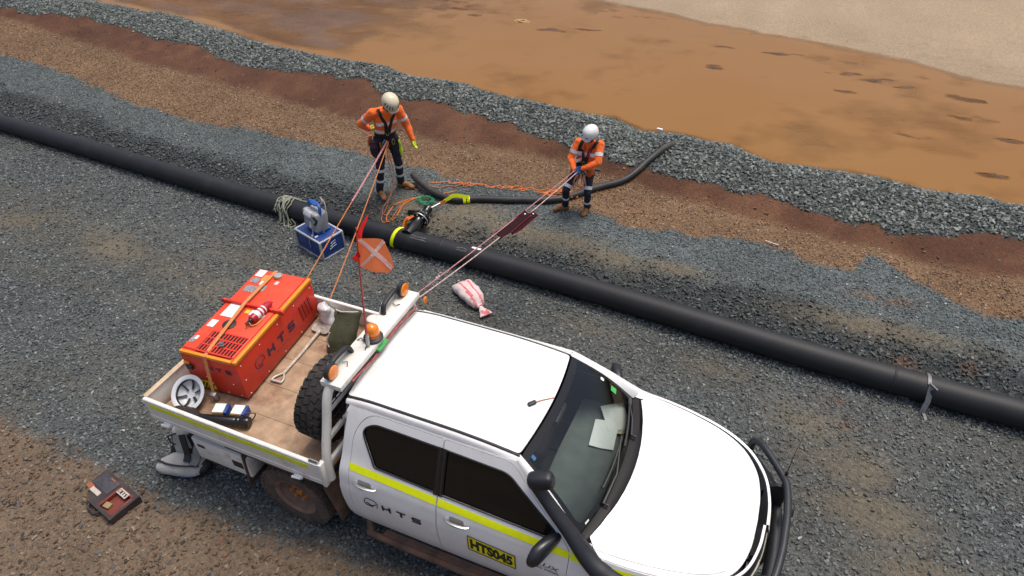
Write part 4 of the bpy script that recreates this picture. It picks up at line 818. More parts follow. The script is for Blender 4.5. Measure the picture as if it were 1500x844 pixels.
b = B(); b.tube([(HX - .08, -.12, 1.915), (HX - .05, -.10, 1.935), (HX + .03, -.14, 1.922), (HX + .05, -.2, 1.916)], .005, 5); b.out('beacon_wire', BLACKPL, bc)
# straps and clutter wedged between headboard and cab
b = B(); b.tube([(HX + .11, y, 1.84 + .015 * math.sin(9 * y)) for y in np.linspace(-.5, .55, 16)], .011, 6, flat=.6); b.out('red_cable', mat('dull_red', (.30, .07, .06), .7, var=.4, vscale=20), HB)
b = B(); b.tube([(HX + .115, y, 1.865 + .01 * math.sin(20 * y)) for y in np.linspace(-.12, .02, 6)], .02, 6, flat=.6); b.out('green_tie', mat('green_tie', (.05, .40, .08), .6), HB)

# ------------------------------------------------------------------ load on the tray
G = thing('generator', 'red boxed diesel generator with yellow edges strapped across the tray', 'generator', (-1.10, .185, FL + .004), (0, 0, .087))
GH, GW, GL = .510, .315, .655
b = B(); b.box((0, 0, .03 + (GH - .03) / 2), (2 * GW, 2 * GL, GH - .03), None, .008); body = b.out('body', GENRED, G)
b = B(); b.box((0, 0, .016), (2 * GW - .06, 2 * GL - .04, .032)); b.out('skid', BLACKPL, G)
b = B(); b.box((-.02, .02, GH + .004), (2 * GW - .06, 2 * GL - .06, .012), None, .004); lid = b.out('lid', GENREDLIT, G)
b = B(); b.box((GW - .012, 0, GH - .010), (.042, 2 * GL + .008, .040), None, .01); b.out('edge_strip', GENYEL, G)
b = B(); b.box((-.02, -GL + .010, GH - .010), (2 * GW - .05, .036, .036), None, .01); b.out('edge_strip', GENYEL, G)
LT = GH + .0105
b = B(); b.box((.01, .075, LT + .018), (2 * GW + .05, .028, .036), None, .006); bar = b.out('lifting_bar', GENRED, G)
for sx in (-1, 1):
    b = B(); b.lathe([(0, -.012), (.03, -.012), (.03, .012), (0, .012)], Matrix.Translation((.01 + sx * (GW + .022), .075, LT + .012)) @ Matrix.Rotation(PI / 2, 4, 'X'), 12); b.out('lug', GENRED, bar)
b = B(); b.box((.045, -.475, LT - .001), (.40, .27, .008)); vt = b.out('vent', DARK, G)
for i in range(11):
    b = B(); b.box((-.135 + i * .036, -.475, LT + .004), (.014, .27, .008)); b.out('slat', GENRED, vt)
for j in range(4):
    b = B(); b.box((.045, -.61 + j * .09, LT + .005), (.40, .016, .009)); b.out('slat', GENRED, vt)
b = B(); b.lathe([(.0, .03), (.022, .03), (.024, 0)], Matrix.Translation((.06, -.49, LT + .008)), 10); b.box((.075, -.51, LT + .02), (.05, .03, .02), .4); b.out('exhaust_cap', mat('dull_metal', (.2, .2, .2), .4, .6), G)
b = B(); b.lathe([(.068, 0), (.068, .008), (.06, .012), (0, .012)], Matrix.Translation((-.06, -.215, LT)), 24); b.out('round_cover', BLACKPL, G)
b = B(); b.lathe([(.045, 0), (.045, .028), (.038, .034), (0, .034)], Matrix.Translation((-.02, .575, LT)), 20); b.out('fuel_cap', mat('cap_grey', (.42, .40, .37), .4, .3), G)
for (x, y, sx, sy, m_) in ((-.17, -.03, .14, .19, PAPER), (-.235, -.245, .075, .10, PAPER), (-.235, -.25, .055, .05, mat('sticker_yellow', (.6, .5, .05), .5)), (.0, .0, .05, .05, mat('sticker_yellow', (.6, .5, .05), .5)), (.055, .0, .045, .07, PAPER), (-.24, .58, .09, .11, PAPER), (-.235, .46, .09, .08, STICKER), (-.15, .52, .06, .1, mat('sticker_orange', (.7, .25, .06), .5)), (-.2, .32, .12, .10, STICKER), (-.09, .36, .09, .1, STICKER), (-.13, .44, .05, .06, PAPER), (.02, .48, .04, .05, mat('sticker_pale', (.7, .55, .5), .6)), (-.27, -.49, .05, .09, STICKER), (-.25, -.46, .03, .05, PAPER), (.19, -.02, .03, .05, PAPER)):
    b = B(); b.box((x, y, LT + .0015 + .001 * random.random()), (sx, sy, .002)); b.out('label_sticker', m_, lid)
gx_ = frame_fn((GW + .003, -.235, .20), (0, 1, 0), (0, 0, 1))
hts('lettering', gx_, .47, .10, NAVYINK, body, .24)
b = B(); q = [(.0, .03), (.035, .0), (.10, .0), (.14, .035), (.14, .09), (.10, .12), (.04, .12), (.0, .085)]; pts = [gx_(-.20 + a, bb) for a, bb in q]
b.tube(pts[:3], .0035, 5); b.tube(pts[3:] + [pts[0]], .0035, 5); b.tube([gx_(-.17, .045), gx_(-.12, .02), gx_(-.08, .055)], .003, 5); b.out('logo', NAVYINK, body)
b = B(); b.box((GW + .002, -.02, .165), (.003, .22, .012)); b.out('small_print', mat('print_dull', (.30, .05, .03), .6), body)
for k in range(4):
    b = B(); b.box((GW + .004, .38 + k * .055, .26), (.008, .028, .20), Matrix.Rotation(.12, 4, 'X')); b.out('louvre', mat('louvre_red', (.30, .022, .012), .5), body)
gy_ = frame_fn((-.05, -GL - .003, .33), (1, 0, 0), (0, 0, 1)); hts('lettering', gy_, .28, .055, NAVYINK, body)
b = B(); b.box((-.14, -GL - .003, .10), (.20, .004, .09)); ws_ = b.out('warning_plate', YELLOW, body)
for k in range(5):
    b = B(); b.box((-.22 + .04 * k, -GL - .006, .10), (.014, .003, .085), Matrix.Rotation(.5, 4, 'Y')); b.out('hazard_bar', INK, ws_)
b = B(); b.box((-.25, -GL - .012, .32), (.07, .03, .06), None, .008); b.out('socket', BLACKPL, body)
b = B(); b.box((-.27, -GL - .01, .37), (.06, .02, .03), None, .006); b.out('warning_tab', GENYEL, body)
for (yy, zz) in [(-.6, .43), (-.3, .43), (0, .43), (.3, .43), (.6, .43), (-.6, .06), (-.3, .06), (0, .06), (.3, .06), (.6, .06), (-.6, .24)]:
    b = B(); b.lathe([(.007, 0), (.005, .004), (0, .005)], Matrix.Translation((GW + .001, yy, zz)) @ Matrix.Rotation(PI / 2, 4, 'Y'), 8); b.out('bolt', PAPER, body)
for (xx, zz) in [(-.1, .22), (.1, .06), (.25, .06), (.2, .2)]:
    b = B(); b.lathe([(.007, 0), (.005, .004), (0, .005)], Matrix.Translation((xx, -GL - .001, zz)) @ Matrix.Rotation(PI / 2, 4, 'X'), 8); b.out('bolt', PAPER, body)
# fire extinguisher lying on the lid
GM = Matrix.Translation(G.location) @ Matrix.Rotation(.087, 4, 'Z')
FE = thing('fire_extinguisher', 'small red fire extinguisher lying on top of the red generator', 'extinguisher', GM @ Vector((.15, -.14, LT + .046)), (0, 0, .087 + PI / 2 - .12))
Rx = Matrix.Rotation(PI / 2, 4, 'Y')
b = B(); b.lathe([(0, 0), (.035, .004), (.042, .02), (.042, .24), (.034, .27), (.016, .285), (.016, .30), (0, .30)], Rx, 20); cyl = b.out('cylinder', mat('extinguisher_red', (.42, .012, .03), .3), FE)
for (a, c) in ((.06, .105), (.125, .145), (.17, .185)):
    b = B(); b.lathe([(.0428, a), (.0432, a + .002), (.0432, c - .002), (.0428, c)], Rx, 20); b.out('label_band', PAPER, cyl)
b = B(); b.lathe([(.02, -.02), (.024, -.01), (.024, .004), (.018, .008)], Rx, 12); b.box((-.04, 0, .01), (.07, .018, .012), None, .003); b.box((-.045, 0, -.015), (.06, .014, .01), None, .003); b.out('valve_head', BLACKPL, FE)
b = B(); b.tube([(-.03, .0, .0), (-.04, -.03, -.03), (.0, -.06, -.035), (.08, -.055, -.038)], .007, 6); b.out('hose', mat('hose_yellow', (.5, .3, .05), .6), FE)
# ratchet strap over the generator
def ribbon(pts, wdir, wd, th=.003):
    P = [Vector(p) for p in pts]; V = []; F = []
    for i, p in enumerate(P):
        t = (P[min(i + 1, len(P) - 1)] - P[max(i - 1, 0)]).normalized(); wv = Vector(wdir if not isinstance(wdir, list) else wdir[i]); wv = (wv - t * wv.dot(t)).normalized(); n = t.cross(wv)
        V += [p + wv * wd / 2 + n * th / 2, p - wv * wd / 2 + n * th / 2, p - wv * wd / 2 - n * th / 2, p + wv * wd / 2 - n * th / 2]
    for i in range(len(P) - 1):
        for k in range(4): F.append((4 * i + k, 4 * i + (k + 1) % 4, 4 * i + 4 + (k + 1) % 4, 4 * i + 4 + k))
    F += [(3, 2, 1, 0), tuple(4 * (len(P) - 1) + k for k in range(4))]
    return V, F
ST = thing('ratchet_strap', 'orange-tan webbing strap running lengthwise over the red generator', 'strap', (-1.1, .2, FL), world=True)
sp = [(-.10, GL + .012, .05), (-.10, GL + .012, GH + .01), (-.10, GL - .02, LT + .006), (-.075, .10, LT + .042), (-.07, .05, LT + .042), (-.02, -.60, LT + .006), (-.01, -GL - .008, GH + .008), (-.01, -GL - .016, GH - .02), (.0, -GL - .10, .02)]
b = B(); b.add(*ribbon([GM @ Vector(q) for q in sp], (1, .087, 0), .038)); b.out('webbing', mat('strap_tan', (.58, .22, .07), .8, var=.12, vscale=30), ST)
b = B(); b.box(GM @ Vector((.0, -GL - .085, .065)), (.06, .05, .09), Matrix.Rotation(.087, 4, 'Z') @ Matrix.Rotation(.25, 4, 'X'), .008); b.out('ratchet', STEEL, ST)
# shovel
SH = thing('shovel', 'long-handled steel shovel with D grip lying beside the generator', 'shovel', (-.645, .3, FL), world=True)
zf_ = FL + .022
b = B(); b.tube([(-.64, -.02, zf_), (-.65, .30, zf_), (-.66, .62, zf_ + .02)], [.015, .016, .018], 10); b.out('shaft', mat('grey_timber', (.48, .42, .35), .7, var=.25, vscale=20), SH)
b = B(); b.tube(spline([(-.64, -.02, zf_), (-.69, -.09, zf_), (-.70, -.15, zf_)], 4), .010, 8); b.tube(spline([(-.64, -.02, zf_), (-.59, -.09, zf_), (-.585, -.14, zf_)], 4), .010, 8); b.tube([(-.705, -.145, zf_), (-.58, -.135, zf_)], .013, 8); b.out('grip', mat('worn_metal', (.5, .47, .42), .5, .3, var=.2), SH)
V, F = drape(roundpoly([(-.09, 0), (.09, 0), (.115, .04), (.115, .20), (0, .27), (-.115, .20), (-.115, .04)], .02), lambda a, c: (-.665 + a, .60 + c, FL + .012 + .9 * a * a + .02 * math.cos(c * 6)), .03, (), .003); mesh('blade', V, F, mat('worn_blade', (.42, .38, .34), .45, .5, var=.3, vscale=25, dirt=(.2, .12, .08, .7), dscale=12), SH)
# soft bag helper: closed superellipse loft with wrinkles
def sack(secs, n=24, e=2.6, wr=.012, seed=1.0, fine=16):
    """secs: (centre xyz, right vec, up vec, half width, half height)"""
    S = []
    for i in range(len(secs) - 1):
        for t in np.arange(fine // 4) / (fine // 4): S.append([np.array(a, float) * (1 - t) + np.array(c, float) * t for a, c in zip(secs[i], secs[i + 1])])
    S.append([np.array(a, float) for a in secs[-1]]); V = []; F = []
    for (c, r, u, hw, hh) in S:
        for k in range(n):
            a = 2 * PI * k / n; ca, sa_ = math.cos(a), math.sin(a); p = c + r * hw * np.sign(ca) * abs(ca) ** (2 / e) + u * hh * np.sign(sa_) * abs(sa_) ** (2 / e)
            d = p - c; L_ = np.linalg.norm(d) + 1e-6; f = noise.noise((p[0] * 9 + seed, p[1] * 9, p[2] * 9)) + .5 * noise.noise((p[0] * 22, p[1] * 22 + seed, p[2] * 22)); V.append(p + d / L_ * f * wr)
    m_ = len(S)
    for i in range(m_ - 1):
        for k in range(n): F.append((i * n + k, i * n + (k + 1) % n, (i + 1) * n + (k + 1) % n, (i + 1) * n + k))
    F.append(tuple(range(n))[::-1]); F.append(tuple((m_ - 1) * n + k for k in range(n))); return V, F
CB = thing('canvas_bag', 'olive green canvas tool bag slumped against the far tray side', 'bag', (-.27, .58, FL), world=True)
X1, Y1, Z1 = (1, 0, 0), (0, 1, 0), (0, 0, 1)
r_ = np.array([.92, .25, 0.1]); u_ = np.array([-.3, .9, 0])
V, F = sack([((-.31, .50, FL + .005), r_, u_, .12, .09), ((-.31, .50, FL + .03), r_, u_, .155, .125), ((-.30, .54, FL + .16), r_, u_, .165, .12), ((-.27, .62, FL + .29), r_, u_, .15, .085), ((-.25, .67, FL + .37), r_, u_, .145, .045), ((-.245, .68, FL + .40), r_, u_, .14, .03)], 24, 2.8, .014); cbm = mesh('bag_body', V, F, CANVAS, CB, angle=80)
b = B(); b.tube([(-.39, .65, FL + .40), (-.32, .64, FL + .405), (-.2, .68, FL + .405), (-.11, .72, FL + .40)], .009, 6); b.out('rim', mat('pale_rim', (.5, .48, .42), .8), CB)
b = B(); b.tube(spline([(-.33, .42, FL + .30), (-.35, .39, FL + .24), (-.36, .38, FL + .18), (-.34, .37, FL + .14)], 4), .007, 6); b.out('drawcord', mat('pale_rim', (.5, .48, .42), .8), CB)
JR = thing('white_jerry_jar', 'white plastic jar with round lid beside the olive canvas bag', 'jar', (-.02, .74, FL), world=True)
b = B(); b.lathe([(0, 0), (.075, 0), (.08, .02), (.08, .24), (.06, .29), (.045, .30)], Matrix.Translation((-.02, .74, FL)), 20); b.out('jar_body', mat('jar_white', (.62, .60, .52), .5), JR)
b = B(); b.lathe([(.06, 0), (.062, .03), (.05, .04), (0, .042)], Matrix.Translation((-.02, .74, FL + .297)), 20); b.out('jar_lid', mat('jar_lid', (.72, .70, .62), .5), JR)
V, F = sack([((-.69, .80, FL + .005), X1, Y1, .04, .03), ((-.69, .80, FL + .03), X1, Y1, .075, .06), ((-.70, .81, FL + .14), X1, Y1, .07, .055), ((-.70, .82, FL + .22), X1, Y1, .05, .04), ((-.70, .82, FL + .26), X1, Y1, .015, .015)], 20, 2.2, .05, 3); o = mesh('plastic_bag', V, F, mat('clear_plastic', (.62, .62, .63), .25, var=.15, vscale=20), None, True, angle=50, loc=(-.70, .81, FL)); tag(o, 'crumpled clear plastic bag wedged between generator end and tray side', 'plastic bag')
# spare wheel leaning on the headboard
SW = thing('spare_wheel', 'muddy all-terrain spare tyre standing against the white headboard', 'tyre', (.31, -.31, FL), world=True)
M_ = Matrix.Translation((.275, -.36, FL + .392)) @ Matrix.Rotation(.10, 4, 'Y') @ Matrix.Rotation(-PI / 2, 4, 'Y')
mesh('tyre', [M_ @ Vector(v) for v in tyB.V], tyB.F, RUBBER, SW, angle=35); mesh('rim', [M_ @ Vector(v) for v in riB.V], riB.F, RIM, SW)
# hard hat lying upturned
HH = thing('upturned_hard_hat', 'pale grey hard hat lying upturned with dark webbing cradle inside', 'hard hat', (-1.235, -.66, FL), world=True)
M_ = Matrix.Translation((-1.235, -.665, FL + .14)) @ Matrix.Rotation(.40, 4, 'Z') @ Matrix.Rotation(.62, 4, 'X')
Ms = M_ @ Matrix.Diagonal((1, 1.12, 1, 1))
b = B(); b.lathe([(.0, -.12), (.06, -.113), (.10, -.085), (.122, -.045), (.130, 0), (.158, .006), (.159, .012), (.130, .012), (.120, .004), (.112, -.035), (.09, -.062), (.05, -.078), (0, -.082)], Ms, 28); b.out('shell', mat('hat_grey', (.56, .58, .60), .4), HH)
b = B(); b.lathe([(.118, .004), (.114, -.012), (.111, -.02)], Ms, 28, cap=False); b.out('headband', BLACKPL, HH)
for k in range(6):
    a = 2 * PI * k / 6 + .3; b = B(); b.tube([Ms @ Vector((.11 * math.cos(a), .11 * math.sin(a), -.01)), Ms @ Vector((.085 * math.cos(a), .085 * math.sin(a), -.045)), Ms @ Vector((.04 * math.cos(a), .04 * math.sin(a), -.062))], .013, 6, flat=.5); b.out('cradle_strap', BLACKPL, HH)
# two small cartons and a black flask
for (cx, cy, rz, lab) in ((-.855, -.665, .35, 'small white and blue battery carton beside the upturned hard hat'), (-.675, -.615, .28, 'small white and blue battery carton at the near corner of the generator')):
    o = thing('battery_carton', lab, 'carton', (cx, cy, FL + .002), (0, 0, rz), group='battery cartons on the tray')
    b = B(); b.box((0, 0, .045), (.14, .115, .09), None, .003); b.out('box', mat('carton_blue', (.015, .05, .22), .5), o)
    b = B(); b.box((-.012, .0, .0915), (.105, .105, .003)); b.out('top_label', PAPER, o)
    b = B(); b.box((-.012, -.0585, .07), (.105, .003, .035)); b.out('yellow_band', mat('carton_yellow', (.75, .45, .02), .5), o)
    b = B(); b.box((-.012, -.0587, .028), (.11, .0025, .045)); b.out('dark_face', mat('carton_dark', (.06, .045, .05), .5), o)
FK = thing('black_flask', 'black ribbed cylindrical flask lying along the near tray side', 'flask', (-.75, -.74, FL), world=True)
M_ = Matrix.Translation((-.98, -.83, FL + .058)) @ Matrix.Rotation(.30, 4, 'Z') @ Matrix.Rotation(PI / 2, 4, 'Y')
b = B(); b.lathe([(0, 0), (.045, 0), (.052, .02), (.052, .36), (.046, .37), (.054, .38), (.054, .40), (.048, .41), (.054, .42), (.054, .49), (.046, .50), (0, .50)], M_, 20); b.out('flask_body', BLACKGL, FK)
b = B(); b.tube(spline([M_ @ Vector((.03, .04, .49)), M_ @ Vector((-.02, .09, .52)), M_ @ Vector((-.04, .07, .42))], 5), .006, 6); b.out('cord', BLACKPL, FK)
o = B(); o.add(*sack([((-1.30, -.83, FL + .04), (0, .3, 1), Y1, .035, .03), ((-1.22, -.82, FL + .05), (0, 0, 1), Y1, .05, .045), ((-1.08, -.80, FL + .05), (0, 0, 1), Y1, .05, .045), ((-1.0, -.80, FL + .045), (0, 0, 1), Y1, .03, .03)], 14, 2.2, .03, 5)); o = o.out('dark_rag', mat('rag_dark', (.03, .02, .022), .9, var=.3), None, loc=(-1.15, -.82, FL)); tag(o, 'dark crumpled rag beneath the upturned hard hat', 'rag')

# safety whip flag on the headboard
FLG = thing('safety_whip_flag', 'red whip pole with orange flag and pale cross fixed to headboard', 'flag', (HX + .05, -.15, 1.912), world=True)
p0 = Vector((HX + .05, -.15, 1.912)); rt = Vector((.907, .421, 0)); dp = Vector((.0, .02, 1.12))
pole = lambda t: p0 + Vector((.02 * t + .03 * t * t, .10 * t, 1.16 * t))
b = B(); b.tube([pole(0), pole(.10), pole(.12)], [.016, .016, .012], 10); b.out('ferrule', STEEL, FLG)
b = B(); b.tube([pole(t) for t in np.linspace(.08, 1.0, 14)], [.009 - .004 * t for t in np.linspace(0, 1, 14)], 8); b.out('pole', POLE, FLG)
def flagfn(a, c):           # a 0..1 outwards, c 0..1 upwards
    base = pole(.70 + .22 * c); return base + rt * (.27 * a) + Vector((.25, -.55, .1)) * (.035 * math.sin(a * 6 + c * 1.5) * a) + Vector((0, 0, -.035 * a * a)) + Vector((.45, -.85, -.1)) * (.065 * (1 - c) * min(1, a * 2.2))
CROSS = cloth_mat('flag_cross_white', (.88, .88, .86))
fo = [(0, 0), (.85, -.02), (1.0, .22), (.93, .55), (.72, .98), (0, 1)]
V, F = drape(fo, flagfn, .08); fl = mesh('orange_cloth', V, F, FLAGOR, FLG, angle=180)
for (q, nm) in (([(.02, .02), (.10, .02), (.78, .90), (.70, .96)], 'pale_cross'), ([(.02, .92), (.12, .98), (.96, .22), (.90, .08)], 'pale_cross')):
    for sg in (-1, 1):
        V, F = drape(q, lambda a, c: flagfn(a, c) + Vector((-.05, .1, .02)).normalized() * (-.004 * sg if False else .0) + (Vector((.35, -.8, .45)).normalized() * (.003 if nm and q[0][1] < .5 else .004)) * sg, .08); mesh(nm, V, F, CROSS, fl, angle=180)
def redfn(a, c):            # ragged red streamer blown up and away from the pole
    q = pole(.80 + .17 * a); return q + Vector((-.30, .85, .25)) * (.16 * a * a) + rt * (.045 * a * a + (c - .5) * (.085 - .05 * a) + .012 * math.sin(7 * a)) + Vector((.1, -.3, 0)) * (.03 * math.sin(9 * a + 4 * c))
V, F = drape([(-.55, .1), (-.3, .02), (0, .3), (.4, .25), (.9, .2), (1.05, .6), (.9, .95), (.4, .9), (0, .85), (-.35, .75), (-.55, .6)], redfn, .1); mesh('red_cloth', V, F, FLAGRED, FLG, angle=180)

# ------------------------------------------------------------------ pipe line and fittings
def pipe_c(x): return Vector((x, float(ln('P', x)), .158 + .006))
def pipe_on(x, ang, off=0.0):
    """point on the pipe surface, ang from straight up towards the road side"""
    c = pipe_c(x); t = (pipe_c(x + .05) - pipe_c(x - .05)).normalized(); n = Vector((t.y, -t.x, 0)).normalized(); r = PIPE_R + off
    return c + Vector((0, 0, 1)) * (r * math.cos(ang)) + n * (r * math.sin(ang))
PP = thing('black_pipe', 'long black polyethylene pipeline lying on the gravel behind the truck', 'pipe', (0, 3.39, 0), world=True)
xs = np.arange(-46, 30.1, .5); base = [(x, float(ln('P', x)), .164) for x in xs]; base = spline(base, 1)
sm = np.array(base); 
for _ in range(12): sm[1:-1] = .25 * sm[:-2] + .5 * sm[1:-1] + .25 * sm[2:]
LINES['P'] = [(a, c) for a, c in sm[:, :2]]
b = B(); b.tube(sm.tolist(), PIPE_R, 32); pb = b.out('pipe_wall', PIPEM, PP)
for x in (-13.2, -7.1, -.72, 5.15):
    b = B(); c = pipe_c(x); b.tube([pipe_c(x - .014), pipe_c(x - .005), pipe_c(x + .005), pipe_c(x + .014)], [PIPE_R + .0005, PIPE_R + .006, PIPE_R + .006, PIPE_R + .0005], 32); b.out('weld_bead', PIPEM, PP)
V, F = drape(roundpoly([(-.255, -.30), (-.115, -.30), (-.115, .02), (-.255, .02)], .02), lambda x, a: pipe_on(x, a * .9, .002), .03); st = mesh('white_sticker', V, flip(F), PAPER, PP)
CH = mat('chalk', (.30, .31, .31), .9, var=.3, vscale=60)
for (x0, wv, n_) in ((-1.22, .26, 9), (-.46, .16, 6), (-1.05, .1, 4)):
    b = B(); r0 = random.Random(int(x0 * 100)); a0 = .15
    for line in range(2):
        pts = [pipe_on(x0 + wv * t, .25 - .22 * line + .07 * r0.uniform(-1, 1) + .3, .002) for t in np.linspace(0, 1, n_)]; b.tube(pts, .0032, 4)
    b.out('chalk_mark', CH, PP)
def sling_on_pipe(name, label, x, w_, m_, skew=.0):
    V = []; F = []; n = 32
    for k in range(n):
        a = -PI * .92 + 2 * PI * .92 * k / (n - 1)
        for j, dx in enumerate((-w_ / 2, w_ / 2)):
            V.append(pipe_on(x + dx + skew * a, a, .004 + .002 * math.sin(5 * a)))
    for k in range(n - 1): F.append((2 * k, 2 * k + 1, 2 * k + 3, 2 * k + 2))
    n0 = len(V); V += [v + Vector((0, 0, .0)) for v in V]
    o = mesh(name, V[:n0], F, m_, None, True, loc=tuple(pipe_c(x))); md = o.modifiers.new('thickness', 'SOLIDIFY'); md.thickness = .004; md.offset = 0
    return tag(o, label, 'sling')
sling_on_pipe('lime_sling', 'lime green webbing sling wrapped round the black pipe', -1.46, .055, LIME, -.03)
# grey clamp bracket over the pipe
CL = thing('pipe_stake_clamp', 'grey steel clamp bracket hooked over the black pipe', 'clamp', (5.50, 2.86, 0), world=True)
CM = mat('clamp_grey', (.16, .165, .17), .55, .4, var=.2, vscale=20)
b = B(); xk = 5.50; b.add(*ribbon([pipe_on(xk - .05 + .03 * t, a, .006) for t, a in zip(np.linspace(0, 1, 12), np.linspace(-1.7, .55, 12))], (1, 0, 0), .035, .008)); b.out('hoop', CM, CL)
q = pipe_on(xk, .55, .012); b = B(); b.add(*ribbon([q, q + Vector((.005, -.10, -.16)), Vector((xk - .02, q.y - .16, .015))], (1, .1, 0), .055, .010)); b.out('leg', CM, CL)
b = B(); b.tube([q + Vector((-.02, .01, .012)), q + Vector((.055, -.05, -.01))], .012, 8); b.box((xk + .01, q.y - .19, .018), (.03, .12, .012), .2); b.out('foot', CM, CL)
# saddle branch with flanges
VL = thing('branch_valve', 'black flanged branch fitting with steel rings on the side of the pipe', 'valve', (-1.30, 3.62, .1), world=True)
def ax_y(y0, x=-1.30, z=.29, yaw=.0, pit=.0): return Matrix.Translation((x, y0, z)) @ Matrix.Rotation(yaw, 4, 'Z') @ Matrix.Rotation(-PI / 2 + pit, 4, 'X')
b = B(); b.lathe([(.10, -.14), (.105, 0), (.10, .05), (.085, .10), (.082, .17), (.09, .20)], ax_y(3.52, pit=.12), 24); b.out('saddle', BLACKGL, VL)
b = B(); b.lathe([(.06, 0), (.135, 0), (.138, .006), (.138, .024), (.135, .03), (.06, .03)], ax_y(3.74, z=.305, pit=.12), 28); fl1 = b.out('flange', BLACKPL, VL)
b = B(); b.lathe([(.1385, .008), (.141, .010), (.141, .020), (.1385, .022)], ax_y(3.74, z=.305, pit=.12), 28); b.out('steel_ring', ALU, fl1)
b = B(); b.lathe([(.1, .03), (.10, .055), (.06, .055)], ax_y(3.74, z=.305, pit=.12), 28); b.out('gasket', ALU, fl1)
b = B(); b.lathe([(.06, 0), (.135, 0), (.138, .006), (.138, .024), (.135, .03), (.06, .03)], ax_y(3.80, z=.312, pit=.12), 28); fl2 = b.out('flange', BLACKPL, VL)
for k in range(8):
    a = 2 * PI * k / 8; b = B(); M_ = ax_y(3.735, z=.305, pit=.12); b.tube([M_ @ Vector((.115 * math.cos(a), .115 * math.sin(a), -.02)), M_ @ Vector((.115 * math.cos(a), .115 * math.sin(a), .125))], .010, 6); b.out('bolt', STEEL, fl1)
b = B(); b.lathe([(.085, .03), (.075, .06), (.062, .10), (.062, .19), (.068, .20), (.068, .24), (.03, .25), (0, .25)], ax_y(3.80, z=.312, pit=.12), 24); b.out('stub_end', BLACKGL, VL)
b = B(); V, F = drape(roundpoly([(-.17, -.06), (-.02, -.10), (-.02, .14), (-.17, .12)], .02), lambda a, c: (-1.30 + a, 3.735, .34 + c), .05, (), .012); b.add(V, F); b.out('backing_plate', BLACKPL, VL)
OT = thing('orange_lashing', 'bundle of orange lashing strap hanging on the branch fitting', 'strap', (-1.42, 3.62, .2), world=True)
b = B()
for k in range(5):
    r0 = random.Random(k); pts = [(-1.37 + r0.uniform(-.02, .02), 3.70, .40), (-1.44 + r0.uniform(-.03, .02), 3.66 + r0.uniform(-.03, .03), .36), (-1.47 + r0.uniform(-.03, .03), 3.62 + r0.uniform(-.03, .03), .26), (-1.44 + r0.uniform(-.04, .04), 3.60, .19 + .02 * k)]
    b.add(*ribbon(spline(pts, 4), (1, .3, .4), .03, .003))
b.out('webbing', mat('lashing_orange', (.75, .20, .03), .8, var=.15, vscale=30), OT)
# tow rod and lime sling to the hose
HP = [(-1.98, 4.77, .09), (-1.88, 4.70, .08), (-1.62, 4.56, .05), (-1.36, 4.47, .02), (-1.03, 4.46, .0), (-.74, 4.60, 0), (-.15, 4.80, 0), (.43, 5.06, 0), (.82, 5.58, 0), (1.20, 6.07, .01), (1.45, 6.55, .0), (1.60, 6.95, .0), (1.68, 7.2, -.06), (1.70, 7.4, -.14)]
HP = [(x, y, gz(x, y) + .052 + dz) for x, y, dz in HP]
HS = thing('suction_hose', 'thick black hose with cut end running over the windrow to the pond', 'hose', (0, 5, .2), world=True)
hp = spline(HP, 10); b = B(); b.tube(hp, .054, 20, caps=False); b.out('hose_wall', HOSEM, HS)
b = B(); t = (Vector(hp[0]) - Vector(hp[1])).normalized(); M_ = Matrix.Translation(hp[0]) @ t.to_track_quat('Z', 'Y').to_matrix().to_4x4(); b.lathe([(.054, 0), (.053, .004), (.045, .004), (.043, 0), (.043, -.06), (0, -.06)], M_, 20); b.out('cut_end', HOSEM, HS)
SL = thing('lime_choker_sling', 'lime green sling choked round the black hose with orange shackle end', 'sling', (-1.0, 4.45, .3), world=True)
for k, d in enumerate((0, .06)):
    V = []; F = []; i0 = min(range(len(hp)), key=lambda i: abs(hp[i][0] + .93 - d)); c = Vector(hp[i0]); t = (Vector(hp[i0 + 1]) - Vector(hp[i0 - 1])).normalized(); n = Vector((-t.y, t.x, 0)).normalized()
    for q in range(20):
        a = 2 * PI * q / 20
        for j in (-.5, .5): V.append(c + t * (j * .045) + (n * math.cos(a) + Vector((0, 0, 1)) * math.sin(a)) * .0595)
    for q in range(20): F.append((2 * q, 2 * q + 1, (2 * q + 3) % 40, (2 * q + 2) % 40))
    mesh('wrap', V, F, LIME, SL)
c = Vector(hp[i0]); b = B(); b.add(*ribbon(spline([c + Vector((.03, -.03, .065)), (-1.03, 4.40, .42), (-1.11, 4.33, .385), (-1.16, 4.27, .36)], 5), (.4, .5, .75), .055, .004)); b.out('tail', LIME, SL)
b = B(); b.add(*ribbon(spline([(-1.14, 4.29, .365), (-1.18, 4.25, .35), (-1.21, 4.22, .345)], 4), (.4, .5, .75), .045, .012)); b.out('orange_eye', mat('lashing_orange', (.75, .20, .03), .8), SL)
b = B(); b.tube([(-1.20, 4.23, .345), (-1.25, 4.14, .335), (-1.29, 4.03, .335)], .014, 8); b.out('link_rod', STEEL, SL)
